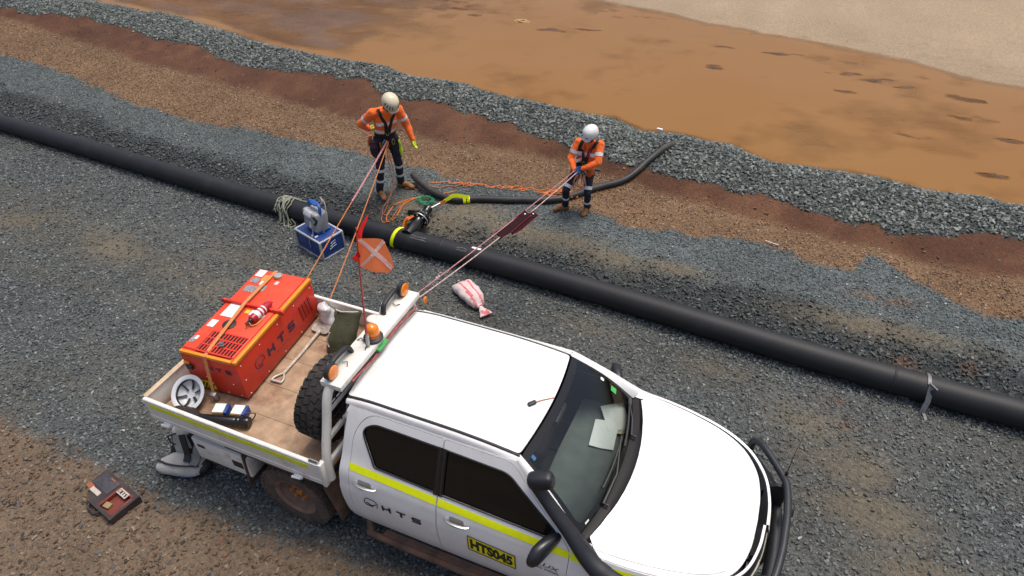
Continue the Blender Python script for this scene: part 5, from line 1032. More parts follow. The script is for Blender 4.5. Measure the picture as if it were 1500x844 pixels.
# small white cup, green twine
o = B(); o.lathe([(0, 0), (.035, 0), (.045, .10), (.042, .10), (.033, .006), (0, .006)], Matrix.Translation((-.60, 3.615, gz(-.6, 3.615) - .01)), 18); o = o.out('paper_cup', PAPER, None, loc=(-.60, 3.615, gz(-.6, 3.615))); tag(o, 'white paper cup standing just behind the black pipe', 'cup')
def tangle(name, label, cat, c, rx, ry, turns, r, m_, seed, zoff=.0, zr=.02, n=70, ang=0):
    r0 = random.Random(seed); pts = []; a = 0
    for i in range(n):
        a += turns * 2 * PI / n * r0.uniform(.5, 1.5); k = r0.uniform(.45, 1.0); px, py = rx * k * math.cos(a), ry * k * math.sin(a); x = c[0] + px * math.cos(ang) - py * math.sin(ang); y = c[1] + px * math.sin(ang) + py * math.cos(ang)
        pts.append((x, y, gz(x, y) + .012 + zoff + r0.uniform(0, zr)))
    o = B(); o.tube(spline(pts, 5), r, 5); o = o.out(name, m_, None, loc=(c[0], c[1], gz(c[0], c[1]))); return tag(o, label, cat)
tangle('green_twine', 'tangle of thin green twine on the gravel beside the branch fitting', 'twine', (-1.50, 4.30), .16, .12, 6, .0045, ROPEGN, 3, 0, .06)
# cord coil slung over the pipe
CO = thing('cord_coil', 'olive-grey cord coil slung over the black pipe beside the blue case', 'cord', (-3.52, 3.4, .1), world=True)
b = B(); r0 = random.Random(5)
for k in range(11):
    x0 = -3.60 + .20 * r0.random(); dx = r0.uniform(-.12, .08); pts = []
    a_end = r0.uniform(1.3, 2.1); lo = r0.random() < .55
    for t in np.linspace(-1.0, a_end, 12): pts.append(pipe_on(x0 + dx * (t + 1) / 3 + .02 * math.sin(4 * t + k), t, .012 + .014 * r0.random()))
    if lo:
        e = pts[-1]; pts += [Vector((e.x + .03, e.y - .06, max(.03, e.z - .12))), Vector((e.x + r0.uniform(-.05, .12), e.y - .10, .022)), Vector((e.x + r0.uniform(.05, .16), e.y - .02, .03)), Vector((e.x + .06, e.y + .0, .12))]
    b.tube(spline(pts, 3), .0095, 6)
b.tube(spline([pipe_on(-3.45, -.5, .015), pipe_on(-3.3, -.35, .015), pipe_on(-3.05, -.45, .015), pipe_on(-2.9, -.2, .03)], 6), .009, 6)
b.out('loops', ROPEGY, CO)
# blue flight case with welding control box on top
BC = thing('blue_flight_case', 'blue equipment case with silver edging standing on the gravel by the pipe', 'case', (-2.57, 2.985, 0), (0, 0, -.30))
b = B(); b.box((0, 0, .162), (.60, .40, .30), None, .006); b.out('shell', BLUE, BC)
for (c, d) in [((sx * .298, sy * .198, .162), (.03, .03, .312)) for sx in (-1, 1) for sy in (-1, 1)] + [((0, sy * .198, z), (.60, .028, .028)) for sy in (-1, 1) for z in (.016, .31)] + [((sx * .298, 0, z), (.028, .40, .028)) for sx in (-1, 1) for z in (.016, .31)] + [((.27, -.2005, .162), (.025, .006, .30))]:
    b = B(); b.box(c, d, None, .004); b.out('edge_trim', ALU, BC)
for z in (.13, .17, .21):
    b = B(); b.tube([(.304, -.06 + .02 * (z - .13) * 20, z), (.304, .0, z + .02), (.304, .06, z + .03)], .004, 5); b.out('side_mark', PAPER, BC)
for (x, y, sx, sy) in ((-.16, .06, .14, .02), (-.17, .09, .12, .02), (-.18, .115, .10, .015), (.12, -.12, .03, .05), (.05, -.14, .04, .02)):
    b = B(); b.box((x, y, .3135), (sx, sy, .003)); b.out('lid_mark', PAPER, BC)
CB2 = thing('welding_control_box', 'grey plastic welding unit with blue handle sitting on the blue case', 'machine', (-2.59, 3.02, .3165), (0, 0, -.38)); CB2.scale = (1.12, 1.12, 1.15)
b = B(); b.box((0, 0, .15), (.30, .20, .26), Matrix.Rotation(-.12, 4, 'X'), .03, seg=3); hb_ = b.out('housing', GREYPL, CB2)
b = B(); b.box((-.02, -.055, .235), (.17, .10, .08), Matrix.Rotation(-.6, 4, 'X'), .012); b.out('panel', mat('pale_panel', (.52, .53, .54), .4, var=.1, vscale=30), CB2)
b = B(); b.box((0, .01, .015), (.27, .2, .03), None, .006); b.out('base_feet', BLUEPL, CB2)
for (z, x, m_) in ((.12, .0, PAPER),):
    b = B(); b.box((x + .03, -.108, z), (.035, .006, .07), Matrix.Rotation(-.12, 4, 'X')); b.out('label_sticker', m_, CB2)
b = B(); b.tube(spline([(-.13, .0, .24), (-.13, .02, .33), (-.09, .03, .365), (.09, .03, .365), (.13, .02, .33), (.13, .0, .24)], 5), .022, 8); b.box((0, .03, .365), (.14, .07, .03), None, .01); b.out('carry_handle', BLUEPL, CB2)
for sx in (-1, 1):
    b = B(); b.tube(spline([(sx * .12, -.09, .26), (sx * .145, -.07, .20), (sx * .13, -.10, .15)], 4), .018, 6); b.out('bumper', BLACKPL, CB2)
b = B(); b.tube(spline([(.10, .03, .36), (.13, .08, .42), (.05, .10, .44), (.14, .10, .38), (.19, .05, .25), (.185, .0, .10), (.17, -.02, .02)], 5), .009, 6); b.tube(spline([(.08, -.11, .1), (.12, -.16, .01), (.10, -.205, -.02), (.10, -.215, -.15)], 4), .006, 6); b.out('cable', mat('cable_grey', (.3, .29, .27), .6), CB2)
# striped sand bag
SB = thing('striped_sandbag', 'white woven sandbag with pink stripes and tied neck on the gravel', 'sandbag', (.15, 2.66, 0), world=True)
ax_ = np.array([.80, -.60, 0]); ax_ /= np.linalg.norm(ax_); sd_ = np.array([-ax_[1], ax_[0], 0]); P0 = np.array([.02, 2.74, 0])
secs = []
for (t, hw, hh, zc) in ((-.30, .10, .012, .04), (-.275, .145, .035, .055), (-.18, .15, .07, .08), (.0, .145, .085, .09), (.15, .125, .085, .09), (.25, .085, .065, .08), (.30, .035, .03, .07), (.33, .03, .028, .06), (.38, .06, .035, .05), (.45, .085, .03, .045), (.48, .09, .012, .05)):
    c = P0 + ax_ * t; secs.append(((c[0], c[1], zc), sd_, (0, 0, 1), hw, hh))
V, F = sack(secs, 32, 2.3, .024, 2.0, 20)
fm = []
for f in F:
    p = np.mean([V[i] for i in f], axis=0); k = np.dot(p - P0, ax_); lat = np.dot(p - P0, sd_); fm.append(1 if (k < .30 and (abs(lat - .045) < .016 or abs(lat + .055) < .018) and p[2] > .05) or (k > .40 and abs(lat) < .05 and noise.noise(p * 25) > -.1) else 0)
mesh('bag_body', V, F, [SACK, SACKP], SB, True, fm, 80)
b = B(); c = P0 + ax_ * .315; b.tube([c + sd_ * (.038 * math.cos(a)) + np.array([0, 0, .068 + .034 * math.sin(a)]) for a in np.linspace(0, 2 * PI, 13)[:-1]], .006, 5, closed=True); b.out('tie', ROPEPK, SB)
# dirty red tool case on the dirt
tz = gz(-1.95, -1.45)
TC = thing('dirty_tool_case', 'grimy dark red open tool case lying on the brown dirt', 'tool case', (-1.95, -1.45, tz + .005), (.02, -.03, -.20))
b = B(); V, F = drape([(-.30, -.02), (-.21, -.02), (-.19, -.09), (-.13, -.16), (.30, -.16), (.30, .16), (-.30, .16)], lambda a, c: (a, c, .075), .08, [[(.02, -.125), (.27, -.125), (.27, .125), (.02, .125)]], .075); b.add(V, F); b.out('shell', CASEBK, TC)
b = B(); b.box((.145, 0, .025), (.26, .26, .012)); b.out('red_liner', CASERED, TC)
for (c, d) in (((.255, 0, .05), (.03, .25, .05)), ((.035, 0, .05), (.03, .25, .05)), ((.145, .115, .05), (.25, .03, .05))):
    b = B(); b.box(c, d, None, .004); b.out('liner_wall', CASERED, TC)
b = B(); b.box((-.13, .06, .078), (.27, .15, .010), None, .003); b.out('lid_panel', mat('case_slate', (.045, .045, .055), .7, var=.3, vscale=20, dirt=(.12, .06, .04, .6), dscale=14), TC)
b = B(); b.box((-.14, -.055, .080), (.15, .045, .008)); b.out('white_label', mat('label_dirty', (.48, .42, .36), .7, dirt=(.25, .15, .1, .6), dscale=30), TC)
b = B(); b.box((-.25, -.045, .079), (.09, .05, .006)); b.out('rust_patch', mat('rust_orange', (.30, .09, .04), .8), TC)
b = B(); b.box((-.10, .12, .0845), (.08, .012, .003)); b.out('rust_strip', mat('rust_orange', (.30, .09, .04), .8), TC)
b = B(); b.box((.095, -.075, .045), (.08, .06, .03), .2, .004); b.out('tan_block', mat('tan_block', (.28, .21, .10), .7), TC)
b = B(); b.box((.13, .085, .0785), (.15, .06, .006)); lb = b.out('name_label', mat('label_dirty', (.48, .42, .36), .7, dirt=(.25, .15, .1, .6), dscale=30), TC); hts('lettering', frame_fn((.095, .066, .0825), (1, 0, 0), (0, 1, 0)), .095, .036, INK, lb)
b = B(); b.tube([(.09, .08, .083), (.07, .066, .083), (.062, .085, .083), (.075, .10, .083), (.09, .098, .083)], .003, 4); b.out('logo', INK, lb)
b = B(); b.tube([(-.10, -.155, .05), (-.06, -.20, .04), (.06, -.20, .04), (.10, -.155, .05)], .013, 8); b.out('carry_handle', CASEBK, TC)
# backpack under the tray's rear corner
BP = thing('grey_backpack', 'grey and black backpack dumped on the gravel beneath the tray corner', 'backpack', (-1.68, -.84, 0), world=True)
r_ = np.array([.87, .25, 0]); u_ = np.array([-.3, .85, .1])
V, F = sack([((-1.74, -.72, .02), r_, u_, .17, .10), ((-1.74, -.72, .06), r_, u_, .20, .13), ((-1.76, -.70, .25), r_, u_, .19, .125), ((-1.78, -.69, .40), r_, u_, .15, .10), ((-1.79, -.68, .46), r_, u_, .07, .05)], 24, 2.8, .016, 4); fm = [1 if (abs(np.mean([V[i][0] for i in f]) + 1.66) < .035 or np.mean([V[i][2] for i in f]) < .07 or np.mean([V[i][0] for i in f]) < -1.90) else 0 for f in F]; mesh('main_body', V, F, [PACKG, BLACKPL], BP, True, fm, 70)
V, F = sack([((-1.94, -.97, .09), (.1, .9, .2), (-.1, -.2, .9), .08, .05), ((-1.86, -.95, .10), (.1, .9, .2), (-.1, -.2, .9), .13, .085), ((-1.68, -.91, .11), (.1, .9, .2), (-.1, -.2, .9), .14, .09), ((-1.52, -.86, .10), (.1, .9, .2), (-.1, -.2, .9), .12, .08), ((-1.45, -.84, .09), (.1, .9, .2), (-.1, -.2, .9), .05, .04)], 24, 2.6, .014, 6); fm = [1 if np.mean([V[i][2] for i in f]) < .075 or np.mean([V[i][0] for i in f]) > -1.50 else 0 for f in F]; pk = mesh('front_pocket', V, F, [PACKG, BLACKPL], BP, True, fm, 70)
b = B(); b.tube(spline([(-1.95, -.99, .16), (-1.80, -1.0, .185), (-1.64, -.97, .195), (-1.50, -.90, .175)], 5), .011, 6, flat=.6); b.out('zip', BLACKPL, pk)
b = B(); b.add(*ribbon(spline([(-1.70, -.80, .46), (-1.66, -.84, .36), (-1.64, -.87, .25), (-1.63, -.92, .20)], 5), (.9, .2, .1), .07, .012)); b.out('shoulder_strap', BLACKPL, BP)
b = B(); b.add(*ribbon(spline([(-1.54, -.74, .40), (-1.54, -.82, .32), (-1.55, -.86, .22), (-1.56, -.93, .17)], 5), (.9, .2, .1), .08, .012)); b.out('shoulder_strap', mat('strap_grey', (.22, .215, .2), .9), BP)
b = B(); b.tube(spline([(-1.93, -.80, .32), (-1.86, -.83, .40), (-1.78, -.80, .44)], 5), .009, 6); b.tube(spline([(-1.88, -.83, .39), (-1.84, -.85, .33), (-1.80, -.84, .30)], 4), .008, 6); b.out('grab_loop', BLACKPL, BP)
V, F = sack([((-1.98, -.80, .02), r_, u_, .03, .03), ((-1.96, -.78, .05), r_, u_, .06, .05), ((-1.95, -.74, .2), r_, u_, .04, .04), ((-1.95, -.72, .3), r_, u_, .02, .02)], 12, 2.2, .03, 7); mesh('side_straps', V, F, BLACKPL, BP)
b = B(); b.tube([(-1.66, -1.02, .06), (-1.56, -.97, .06)], .014, 8); b.out('blue_bottle', mat('navy_bottle', (.02, .02, .10), .3), BP)
BP.location.x += .20; BP.location.y += .03; BP.scale = (1.05, 1.05, 1.0)
# litter
for (nm, lab, cat, c, d, rz, m_) in (('white_offcut', 'short white plastic offcut on top of the rock windrow at the water edge', 'offcut', (1.19, 8.40), (.11, .045, .035), -.2, PAPER), ('white_peg', 'thin white plastic strip lying across the berm gravel edge', 'strip', (3.58, 5.05), (.19, .02, .010), -.25, mat('dull_white', (.45, .44, .42), .7))):
    o = B(); z = gz(*c) + (.09 if nm == 'white_offcut' else .035); o.box((c[0], c[1], z), d, rz, .004); o = o.out(nm, m_, None, loc=(c[0], c[1], z)); tag(o, lab, cat)
tangle('straw_litter', 'pale straw-coloured scrap of rope floating near the far pond bank', 'rope', (-3.75, 13.5), .22, .10, 5, .018, mat('straw', (.5, .34, .16), .9), 9, .02, .04, 40)

# ------------------------------------------------------------------ people
def person(name, label, origin, heading, J, mats, bands, lean=0.0, size=1.0):
    """one continuous remeshed body; J: joints in (left, forward, up)"""
    f = Vector((math.cos(heading), math.sin(heading), 0)); l = Vector((-f.y, f.x, 0)); o3 = Vector(origin)
    Wp = lambda q: o3 + (l * q[0] + f * q[1] + Vector((0, 0, q[2])) + Vector((.907, .42, 0)) * (lean * q[2])) * size
    root = thing(name, label, 'person', origin, world=True)
    caps = []          # (p0, p1, r0, r1, k0, k1, side, material)
    def C(a, c, r0, r1, m_, k0=1., k1=1., sd=None): caps.append((Wp(a) if not isinstance(a, Vector) else a, Wp(c) if not isinstance(c, Vector) else c, r0 * size, r1 * size, k0, k1, sd or l, m_))
    A = lambda k: np.array(J[k], float)
    C(A('pelvis') - [0, 0, .02], A('waist'), .158, .155, 1, .80, .78); C(A('waist'), A('chest'), .163, .180, 0, .80, .76); C(A('chest'), A('neck') - [0, .0, .07], .178, .125, 0, .74, .66)
    C(A('shL'), A('shR'), .068, .068, 0); C(A('neck') - [0, 0, .05], A('neck') + [0, .01, .05], .062, .056, 3)
    for s in 'LR':
        C(A('sh' + s), A('el' + s), .076, .062, 0); C(A('el' + s), A('wr' + s), .061, .043, 0)
        C(A('hip' + s), A('kn' + s), .096, .066, 1); C(A('kn' + s), A('an' + s), .064, .052, 1); C(A('kn' + s) * .35 + A('an' + s) * .65, A('an' + s) + [0, 0, .02], .058, .060, 1)
        C((A('pelvis') + A('hip' + s)) / 2, A('hip' + s), .13, .105, 1)
        an, toe = A('an' + s), A('toe' + s); C(an + [0, 0, .03], an - [0, 0, .02], .054, .05, 2); heel = an + (an - toe) * .22; heel[2] = .042; tp = toe.copy(); tp[2] = .042; C(heel, an * .45 + tp * .55 + [0, 0, .008], .042, .046, 2); C(an * .45 + tp * .55, tp, .048, .040, 2, .85, .8)
        wr, hd = A('wr' + s), A('hd' + s); d = hd - wr; d = d / np.linalg.norm(d); C(wr, wr + d * .085, .030, .040, 4, 1, .55, sd=None)
        th = np.array(J.get('thumb' + s, (0, 1, 0)), float); th = th / np.linalg.norm(th); ax2 = np.cross(d, th); ax2 /= np.linalg.norm(ax2); curl = J.get('curl' + s, .4)
        for k in range(4):
            bpt = wr + d * .085 + th * (.027 - .018 * k); L_ = [.036, .040, .037, .030][k]; d1 = d * math.cos(curl * .6) + ax2 * math.sin(curl * .6); d2 = d * math.cos(curl * 1.6) + ax2 * math.sin(curl * 1.6); m1 = bpt + d1 * L_; C(bpt, m1, .0105, .0095, 4); C(m1, m1 + d2 * L_ * .9, .0095, .0085, 4)
        tb_ = wr + d * .03 + th * .03; t1 = tb_ + th * .028 + d * .022; C(tb_, t1, .013, .011, 4); C(t1, t1 + d * .03 + th * .006 + ax2 * .008, .011, .009, 4)
    hd = A('head'); hf = np.array(J['look'], float); hf /= np.linalg.norm(hf); hu = np.array(J['headup'], float); hu -= hf * hu.dot(hf); hu /= np.linalg.norm(hu); hl = np.cross(hu, hf) * -1
    hl = np.cross(hf, hu) * -1
    C(hd - hu * .045 + hf * .015, hd + hu * .04, .072, .082, 3, 1.15, 1.15); C(hd - hu * .085 + hf * .045, hd - hu * .04 + hf * .05, .040, .050, 3); C(hd - hu * .03 + hf * .098, hd + hu * .012 + hf * .085, .014, .010, 3)
    for sg in (-1, 1): C(hd + hl * (.078 * sg) - hu * .025, hd + hl * (.082 * sg) + hu * .012, .014, .016, 3)
    b = B()
    for q in caps: b.add(*capsule(q[0], q[1], q[2], q[3], 14, q[6], q[4], q[5]))
    me_ = bpy.data.meshes.new('tmp'); me_.from_pydata([tuple(v) for v in b.V], [], b.F); tmp = bpy.data.objects.new('tmp', me_); COL.objects.link(tmp)
    rm = tmp.modifiers.new('r', 'REMESH'); rm.mode = 'VOXEL'; rm.voxel_size = .0085; smm = tmp.modifiers.new('s', 'SMOOTH'); smm.factor = .5; smm.iterations = 3
    dg = bpy.context.evaluated_depsgraph_get(); dg.update(); ev = bpy.data.meshes.new_from_object(tmp.evaluated_get(dg)); bpy.data.objects.remove(tmp)
    n = len(ev.vertices); P = np.empty(n * 3); ev.vertices.foreach_get('co', P); P = P.reshape(-1, 3); N_ = np.empty(n * 3); ev.vertices.foreach_get('normal', N_); N_ = N_.reshape(-1, 3)
    best = np.full(n, 9.); lab = np.zeros(n, int)
    for q in caps:
        a = np.array(q[0]); c = np.array(q[1]); d = c - a; t = np.clip(((P - a) @ d) / max(d @ d, 1e-9), 0, 1); dist = np.linalg.norm(P - (a + t[:, None] * d), axis=1) - (q[2] * (1 - t) + q[3] * t) * .9; m_ = dist < best; best[m_] = dist[m_]; lab[m_] = q[7]
    cloth = (lab <= 1)
    disp = np.array([(noise.noise((p[0] * 13, p[1] * 13, p[2] * 8)) * .010 + noise.noise((p[0] * 30, p[1] * 30, p[2] * 18)) * .005) if c else 0 for p, c in zip(P, cloth)]); P = P + N_ * disp[:, None]
    F = [tuple(p.vertices) for p in ev.polygons]; fm = [int(np.bincount(lab[list(q)], minlength=5).argmax()) for q in F]
    bpy.data.meshes.remove(ev)
    body = mesh('body', P, F, mats, root, True, fm, 180)
    bvh = BVHTree.FromPolygons([Vector(p) for p in P], F)
    def band(nm, c, axis, wd, m_, off=.004, n_=28, maxr=.30):
        c = Vector(c); axis = Vector(axis).normalized(); u = axis.orthogonal().normalized(); v = axis.cross(u); V = []; F2 = []
        for k in range(n_):
            a = 2 * PI * k / n_; d = u * math.cos(a) + v * math.sin(a); rr_ = []
            for j in (-.5, .5):
                h = bvh.ray_cast(c + axis * (j * wd), d, maxr); rr_.append(h[3] if h[0] is not None else .08)
            for j, r_ in zip((-.5, .5), rr_): V.append(c + axis * (j * wd) + d * (r_ + off))
        for k in range(n_): F2.append((2 * k, 2 * k + 1, (2 * k + 3) % (2 * n_), (2 * k + 2) % (2 * n_)))
        return mesh(nm, V, F2, m_, root, True, angle=180)
    for (s, t, w_) in bands:           # reflective bands on limbs: joint pair, position, width
        a, c = Wp(J[s[0]]), Wp(J[s[1]]); band('reflective_band', a + (c - a) * t, c - a, w_, TAPE)
    def on_body(q, nm, wd, m_, off=.006):
        """webbing that follows the body surface through (left, forward, up) points"""
        pts = []; nr = []
        for p in spline(q, 8):
            h = bvh.find_nearest(Wp(p)); pts.append(h[0] + h[1] * off); nr.append(h[1])
        wdir = []
        for i in range(len(pts)):
            t = pts[min(i + 1, len(pts) - 1)] - pts[max(i - 1, 0)]; wdir.append(tuple(t.cross(nr[i]).normalized() if t.length > 1e-6 else l))
        V, F2 = ribbon(pts, wdir, wd, .006); return mesh(nm, V, F2, m_, root, True, angle=40)
    return dict(root=root, W=Wp, band=band, on=on_body, bvh=bvh, l=l, f=f, size=size, head=Wp(hd), hl=l * hl[0] + f * hl[1] + Vector((0, 0, hl[2])), hf=l * hf[0] + f * hf[1] + Vector((0, 0, hf[2])), hu=l * hu[0] + f * hu[1] + Vector((0, 0, hu[2])))
def helmet(P_, m_, vents):
    M_ = Matrix((P_['hl'], P_['hf'], P_['hu'])).transposed().to_4x4(); M_.translation = P_['head'] + (P_['hu'] * .048 - P_['hf'] * .005) * P_['size']; M_ = M_ @ Matrix.Scale(P_['size'], 4)
    M2 = M_ @ Matrix.Diagonal((1, 1.17, 1, 1)); b = B(); b.lathe([(.112, -.035), (.120, -.03), (.121, .0), (.118, .035), (.104, .075), (.078, .103), (.04, .119), (0, .123)], M2, 28); o = b.out('helmet', m_, P_['root'], angle=60)
    V, F = drape(roundpoly([(-.10, .075), (.10, .075), (.06, .155), (-.06, .155)], .04), lambda a, c: M_ @ Vector((a, c, -.028 - .25 * (c - .075) + -.6 * a * a)), .03); b = B(); b.add(V, F); b.add([v - P_['hu'] * .006 for v in V], flip(F)); b.out('brim', m_, o)
    if vents:
        for sg in (-1, 1):
            for k in range(4):
                a = .35 + .33 * k; b = B(); pts = []
                for t in np.linspace(0, 1, 5):
                    z = .02 + .055 * t; r = np.interp(z, [0, .035, .075, .103], [.121, .118, .104, .078]) + .0005; pts.append(M2 @ Vector((sg * r * math.sin(a + .1), r * math.cos(a + .1) * (1 if k < 4 else 1), z)))
                b.tube(pts, .0065, 6); b.out('vent_slot', DARK, o)
    else:
        for a in (.55, -.35): 
            b = B(); b.lathe([(.014, 0), (.012, .003), (0, .004)], M2 @ Matrix.Translation((.119 * math.sin(a), .119 * math.cos(a), .01)) @ Matrix.Rotation(-a, 4, 'Z') @ Matrix.Rotation(-PI / 2, 4, 'X'), 8); b.out('emblem', DARK, o)
    b = B(); b.tube(spline([M_ @ Vector((-.085, .02, -.03)), M_ @ Vector((-.075, .05, -.10)), M_ @ Vector((0, .07, -.155)), M_ @ Vector((.075, .05, -.10)), M_ @ Vector((.085, .02, -.03))], 5), .006, 5); b.out('chin_strap', WEB, o)
    b = B(); b.add(*capsule(M_ @ Vector((-.05, .098, -.048)), M_ @ Vector((-.018, .108, -.05)), .016, .016, 10)); b.add(*capsule(M_ @ Vector((.018, .108, -.05)), M_ @ Vector((.05, .098, -.048)), .016, .016, 10)); b.tube([M_ @ Vector((-.03, .112, -.045)), M_ @ Vector((.03, .112, -.045))], .004, 6); b.out('sunglasses', BLACKGL, P_['root'])
def harness(P_, J, web, chestz):
    pl = np.array(J['pelvis']); ch = np.array(J['chest']); nk = np.array(J['neck']); wst = np.array(J['waist'])
    for s, k in (('L', 1), ('R', -1)):
        P_['on']([nk + [k * .11, -.10, -.06], nk + [k * .115, .03, .0], ch + [k * .10, .16, .10], ch + [k * .045, .18, -.03], wst + [k * .02, .18, .0], pl + [k * .03, .18, .08]], 'shoulder_webbing', .048, web)
        hp_, kn = np.array(J['hip' + s]), np.array(J['kn' + s]); q = hp_ * .72 + kn * .28; P_['band']('leg_loop', P_['W'](q), P_['W'](kn) - P_['W'](hp_) + P_['l'] * (.12 * k), .05, WEB, .006)
    P_['band']('waist_belt', P_['W'](pl + [0, 0, .10]), (0, 0, 1), .055, WEB, .010)
    c = P_['W'](wst + [0, .0, 0]); h = P_['bvh'].ray_cast(c, P_['f'], .4); hp2 = h[0] + P_['f'] * .012 if h[0] is not None else c + P_['f'] * .14
    b = B(); b.tube([hp2 + P_['l'] * (.022 * math.cos(a)) + Vector((0, 0, .028 * math.sin(a))) for a in np.linspace(0, 2 * PI, 15)[:-1]], .005, 6, closed=True); b.out('chest_ring', mat('ring_brass', (.55, .38, .12), .35, .8), P_['root'])
def carabiners(P_, c, n, seed, span=.12):
    r0 = random.Random(seed)
    for k in range(n):
        q = c + P_['l'] * r0.uniform(-span, span) + Vector((0, 0, r0.uniform(-.06, .03))) + P_['f'] * r0.uniform(0, .03); u = (P_['l'] * r0.uniform(-1, 1) + P_['f'] * r0.uniform(-.3, .3)).normalized()
        b = B(); b.tube([q + u * (.022 * math.cos(a)) + Vector((0, 0, .045 * math.sin(a))) for a in np.linspace(0, 2 * PI, 13)[:-1]], .005, 5, closed=True); b.out('carabiner', [mat('ring_brass', (.55, .38, .12), .35, .8), STEEL, mat('anodised_orange', (.7, .2, .03), .35, .6)][k % 3], P_['root'])
J1 = dict(pelvis=(0.0, -.02, .94), waist=(.0, .02, 1.08), chest=(.01, .08, 1.26), neck=(.02, .16, 1.45), head=(.055, .26, 1.57), look=(.30, .70, -.70), headup=(.18, .68, .72),
  shL=(.19, .12, 1.41), shR=(-.175, .10, 1.41), elL=(.31, .10, 1.14), wrL=(.365, .20, .93), hdL=(.38, .23, .83), elR=(-.34, -.06, 1.20), wrR=(-.21, -.17, 1.05), hdR=(-.11, -.20, 1.02), thumbL=(-.3, 1, 0), thumbR=(0, .3, 1), curlL=.45, curlR=.6,
  hipL=(.10, -.01, .90), hipR=(-.10, -.01, .90), knL=(.155, .04, .49), knR=(-.14, .08, .50), anL=(.19, -.06, .09), anR=(-.18, .05, .09), toeL=(.34, .08, .04), toeR=(-.16, .245, .04))
o1 = (-2.20, 4.40); o1 = (*o1, gz(*o1) + .005)
W1 = person('person', 'rope worker in orange shirt and cream vented helmet with lime gloves, looking down', o1, math.radians(-45), J1, [HIVIS, NAVY, BOOT, MASK, GLOVEY], [(('knL', 'anL'), .08, .05), (('knL', 'anL'), .55, .045), (('knR', 'anR'), .08, .05), (('knR', 'anR'), .55, .045), (('shL', 'elL'), .55, .045), (('shR', 'elR'), .55, .045)], lean=.06)
helmet(W1, HELMETC, True); harness(W1, J1, WEB, 1.27)
W1['band']('chest_tape', W1['W']((.0, .03, 1.10)), (0, .05, 1), .05, TAPE, .003); W1['on']([(-.17, .16, 1.24), (-.08, .25, 1.25), (.0, .25, 1.25), (.08, .25, 1.25), (.17, .16, 1.24)], 'chest_tape', .045, TAPE, .002)
b = B(); b.add(*sack([(W1['W']((-.19, .10, .70)), W1['l'], W1['f'], .03, .03), (W1['W']((-.20, .09, .74)), W1['l'], W1['f'], .06, .055), (W1['W']((-.20, .08, .86)), W1['l'], W1['f'], .07, .06), (W1['W']((-.20, .07, .95)), W1['l'], W1['f'], .06, .05)], 16, 2.6, .03, 8)); b.out('tool_pouch', mat('pouch_plum', (.035, .018, .03), .85, var=.4, vscale=30), W1['root'])
b = B(); b.add(*sack([(W1['W']((.20, .02, .58)), W1['l'], W1['f'], .02, .02), (W1['W']((.205, .03, .66)), W1['l'], W1['f'], .035, .045), (W1['W']((.20, .03, .80)), W1['l'], W1['f'], .03, .045), (W1['W']((.18, .03, .90)), W1['l'], W1['f'], .02, .03)], 14, 2.2, .03, 9)); b.out('hanging_gloves', mat('lime_rag', (.50, .66, .03), .85), W1['root'])
b = B(); b.add(*sack([(W1['W']((-.25, -.02, .84)), W1['l'], W1['f'], .02, .02), (W1['W']((-.245, -.02, .92)), W1['l'], W1['f'], .03, .03), (W1['W']((-.22, .0, 1.02)), W1['l'], W1['f'], .02, .02)], 12, 2.2, .02, 9)); b.out('orange_gear', mat('gear_orange', (.6, .12, .03), .7), W1['root'])
carabiners(W1, W1['W']((-.03, .17, .93)), 6, 4)
J2 = dict(pelvis=(.07, -.13, .79), waist=(.09, -.14, .92), chest=(.12, -.14, 1.10), neck=(.15, -.09, 1.295), head=(.165, -.035, 1.43), look=(-.45, .82, -.36), headup=(0, .35, .9),
  shL=(.31, -.12, 1.245), shR=(-.04, -.09, 1.24), elL=(.345, .06, 1.01), wrL=(.13, .17, .93), hdL=(.03, .21, .92), elR=(-.12, .03, 1.0), wrR=(.0, .20, .90), hdR=(.06, .26, .885), thumbL=(0, .3, 1), thumbR=(0, .3, 1), curlL=1.1, curlR=1.1,
  hipL=(.165, -.12, .77), hipR=(-.02, -.11, .77), knL=(.215, .07, .44), knR=(-.13, .16, .47), anL=(.20, -.03, .09), anR=(-.17, .03, .09), toeL=(.19, .14, .04), toeR=(-.32, .14, .04))
o2 = (.74, 4.90); o2 = (*o2, gz(*o2) + .005)
W2 = person('person', 'rope worker in orange shirt and white helmet leaning back holding two ropes', o2, math.radians(-88), J2, [HIVIS, NAVY, BOOT, MASK, GLOVEB], [(('hipL', 'knL'), .80, .05), (('knL', 'anL'), .60, .045), (('hipR', 'knR'), .82, .05), (('knR', 'anR'), .45, .045), (('shL', 'elL'), .55, .05), (('shR', 'elR'), .55, .05)], lean=.03, size=.875)
helmet(W2, HELMETW, False); harness(W2, J2, WEB, 1.10)
W2['on']([(-.05, .0, 1.09), (.02, .03, 1.10), (.12, .05, 1.10), (.22, .03, 1.10), (.29, -.02, 1.09)], 'chest_tape', .05, TAPE, .003); W2['on']([(-.02, .03, 1.07), (.02, .04, 1.0), (.06, .04, .93)], 'chest_tape', .045, TAPE, .003)
for s, k in (('L', 1), ('R', -1)): W2['on'](np.array([(.15 + k * .07, .02, 1.27), (.14 + k * .06, .06, 1.15), (.13 + k * .02, .06, 1.05)]), 'red_cord', .016, REDWEB, .014)
b = B(); b.add(*sack([(W2['W']((.20, -.02, .70)), W2['l'], W2['f'], .03, .03), (W2['W']((.21, -.01, .76)), W2['l'], W2['f'], .06, .05), (W2['W']((.21, -.02, .84)), W2['l'], W2['f'], .05, .04)], 14, 2.4, .03, 12)); b.out('orange_gear', mat('gear_orange', (.6, .12, .03), .7), W2['root'])
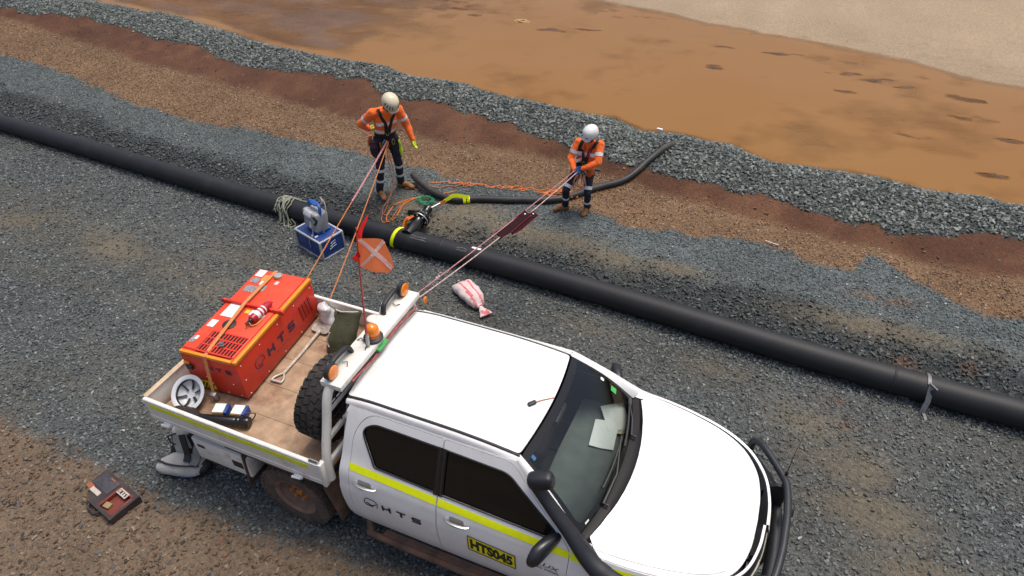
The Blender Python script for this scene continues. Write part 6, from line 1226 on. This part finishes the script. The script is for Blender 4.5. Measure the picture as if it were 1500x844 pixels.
b = B(); b.tube([W2['W']((.24, -.10, .80)), W2['W']((.33, -.12, .78)), W2['W']((.36, -.12, .77))], [.02, .022, .012], 8); b.out('tool_holster', BLACKPL, W2['root'])
carabiners(W2, W2['W']((.07, .06, .78)), 7, 6)

# ------------------------------------------------------------------ ropes
def rope(name, label, pts, r, m_, n=4):
    o = B(); pts = [tuple(p) for p in pts]; o.tube(spline(pts, n) if n > 1 else pts, r, 6); c = pts[0]; o = o.out(name, m_, None, loc=c); return tag(o, label, 'rope')
def taut(a, c, sag=.03, n=14): 
    a, c = Vector(a), Vector(c); return [a.lerp(c, t) - Vector((0, 0, sag * 4 * t * (1 - t))) for t in np.linspace(0, 1, n)]
h2 = W2['W']((.035, .22, .925))
A2 = Vector((HX + .06, .63, 1.88)); A2b = Vector((HX + .10, .63, 1.86))
L2a, L2b = taut(A2, h2, .02), taut(A2b, h2 + Vector((.03, -.02, -.02)), .05)
rope('taut_rope', 'pink flecked taut rope from headboard to white-helmeted worker, upper of two', L2a, .0062, ROPEPK, 1)
rope('taut_rope', 'red and white taut rope from headboard to white-helmeted worker, lower of two', L2b, .0062, ROPEWH, 1)
for (Lr, t0, t1, lab, dz) in ((L2a, .40, .58, 'black rope protector sleeve with red edging on the upper taut rope', .0), (L2b, .46, .62, 'black rope protector sleeve with red edging on the lower taut rope', .0)):
    S_ = thing('rope_protector', lab, 'rope protector', tuple(Vector(Lr[0]).lerp(Vector(Lr[-1]), t0)), world=True, group='rope protector sleeves')
    pts = []; n = 12
    for t in np.linspace(t0, t1, n):
        k = t * (len(Lr) - 1); i = min(int(k), len(Lr) - 2); pts.append(Vector(Lr[i]).lerp(Vector(Lr[i + 1]), k - i) + Vector((0, 0, -.012 + .012 * math.sin(14 * t))))
    wd = Vector((.75, .12, -.55)); ctr = [q + wd * .045 * min(1, .35 + i * .22) for i, q in enumerate(pts)]
    b = B(); b.add(*ribbon(ctr, tuple(wd), .095, .014)); b.out('sleeve', SLEEVE, S_)
    for sg in (-1, 1):
        b = B(); b.tube([q + wd.normalized() * (.048 * sg) for q in ctr], .0065, 6); b.out('red_edge', REDWEB, S_)
    b = B(); b.lathe([(.012, 0), (.01, .006), (0, .007)], Matrix.Translation(ctr[-2] + Vector((0, 0, .012))), 10); b.out('eyelet', PAPER, S_)
K = Vector(L2a[0]).lerp(Vector(L2a[-1]), .09)
o = B(); o.add(*capsule(K, K + Vector((.005, .05, -.01)), .016, .012, 8)); o.tube(spline([K, K + Vector((.02, .03, .05)), K + Vector((.03, .06, .03)), K + Vector((.01, .05, -.01))], 4), .005, 5); o = o.out('rope_knot', ROPEWH, None, loc=tuple(K)); tag(o, 'small rope knot on the pink taut rope near the headboard', 'knot')
K2 = A2b + Vector((.03, .04, -.05)); o = B(); o.lathe([(0, -.01), (.03, -.008), (.034, 0), (.03, .008), (0, .01)], Matrix.Translation(K2) @ Matrix.Rotation(PI / 2, 4, 'Y'), 14); o = o.out('orange_tag', AMBER, None, loc=tuple(K2)); tag(o, 'round orange disc tied at the far end of the headboard', 'disc')
w1 = W1['W']((-.02, .19, .97)); a1 = Vector((-1.10, .935, 1.185)); a1b = Vector((-.70, .935, 1.185)); mid = a1.lerp(w1, .52)
rope('taut_rope', 'orange rope stretched from tray side past the blue case to its sleeve', taut(a1, mid, .0, 6), .0075, ROPEOR, 1)
rope('rope_sleeve', 'plum and pink double rope running up to the cream-helmeted worker', taut(mid, w1, .01, 8), .013, ROPEPK, 1)
rope('taut_rope', 'orange rope stretched from tray side behind the red flag to cream-helmeted worker', taut(a1b, w1 + Vector((.02, 0, -.01)), .03, 14), .0075, ROPEOR, 1)
# slack tails and ground rope
fz_ = lambda x, y, d=.012: (x, y, gz(x, y) + d)
rope('slack_rope', 'orange rope tail hanging from cream-helmeted worker and looping by his boots', [w1, w1 + Vector((.01, -.01, -.25)), w1 + Vector((.03, -.02, -.6)), fz_(-2.02, 3.98, .06), fz_(-2.06, 3.86), fz_(-1.98, 3.78), fz_(-1.88, 3.86), fz_(-1.84, 4.05), fz_(-1.80, 4.25), fz_(-1.66, 4.36)], .007, ROPEOR, 6)
rope('slack_rope', 'pink rope tail hanging straight from cream-helmeted worker to the ground', [w1 + Vector((-.02, 0, 0)), w1 + Vector((-.02, -.02, -.4)), w1 + Vector((-.0, -.04, -.8)), fz_(-2.10, 3.96), fz_(-1.98, 3.90), fz_(-1.95, 4.02)], .007, ROPEPK, 6)
rope('ground_rope', 'orange rope looped on the gravel between pipe and tan boots', [fz_(-1.62, 4.40), fz_(-1.76, 4.30), fz_(-1.92, 4.10), fz_(-1.98, 3.92), fz_(-1.92, 3.80), fz_(-1.82, 3.90), fz_(-1.80, 4.12), fz_(-1.70, 4.34), fz_(-1.45, 4.55), fz_(-1.2, 4.75)], .008, ROPEBR, 6)
def ground_line(name, label, x0, y0, x1, y1, n, amp, seed, r, m_, loops=.0):
    r0 = random.Random(seed); pts = []
    for i in range(n):
        t = i / (n - 1); x = x0 + (x1 - x0) * t + r0.uniform(-1, 1) * loops; y = y0 + (y1 - y0) * t + r0.uniform(-1, 1) * amp; pts.append(fz_(x, y, .014 + .02 * r0.random()))
    return rope(name, label, pts, r, m_, 5)
ground_line('ground_rope', 'bright orange rope snaking along the gravel behind the hose, straightest strand', -1.72, 4.82, .38, 5.36, 26, .05, 3, .0065, ROPEBR)
ground_line('ground_rope', 'bright orange rope bunched in kinks behind the hose', -1.45, 4.95, .50, 5.30, 34, .06, 8, .006, ROPEBR, .04)
ground_line('ground_rope', 'dull orange rope lying loosely beside the cut hose end', -2.0, 4.52, -.9, 5.05, 18, .06, 11, .007, ROPEOR, .03)
tangle('rope_heap', 'heap of bright orange rope at the feet of the white-helmeted worker', 'rope', (.40, 5.20), .30, .11, 5, .0065, ROPEBR, 21, .005, .05, 46, .2)
rope('slack_rope', 'red and white rope hanging in loops below the white-helmeted worker', [h2, W2['W']((.10, .15, .80)), W2['W']((.05, .14, .62)), W2['W']((.12, .12, .52)), W2['W']((.16, .14, .66)), W2['W']((.14, .12, .78)), W2['W']((.18, .10, .58)), W2['W']((.06, .12, .56)), W2['W']((.0, .16, .66)), W2['W']((.05, .14, .80))], .006, ROPEWH, 5)
rope('slack_rope', 'orange rope loops clipped below the white-helmeted worker', [W2['W']((.02, .10, .78)), W2['W']((-.02, .16, .60)), W2['W']((.06, .16, .50)), W2['W']((.12, .13, .62)), W2['W']((.08, .11, .78)), W2['W']((.16, .12, .64)), W2['W']((.10, .14, .54)), W2['W']((.03, .12, .66)), W2['W']((.06, .1, .77))], .006, ROPEBR, 5)
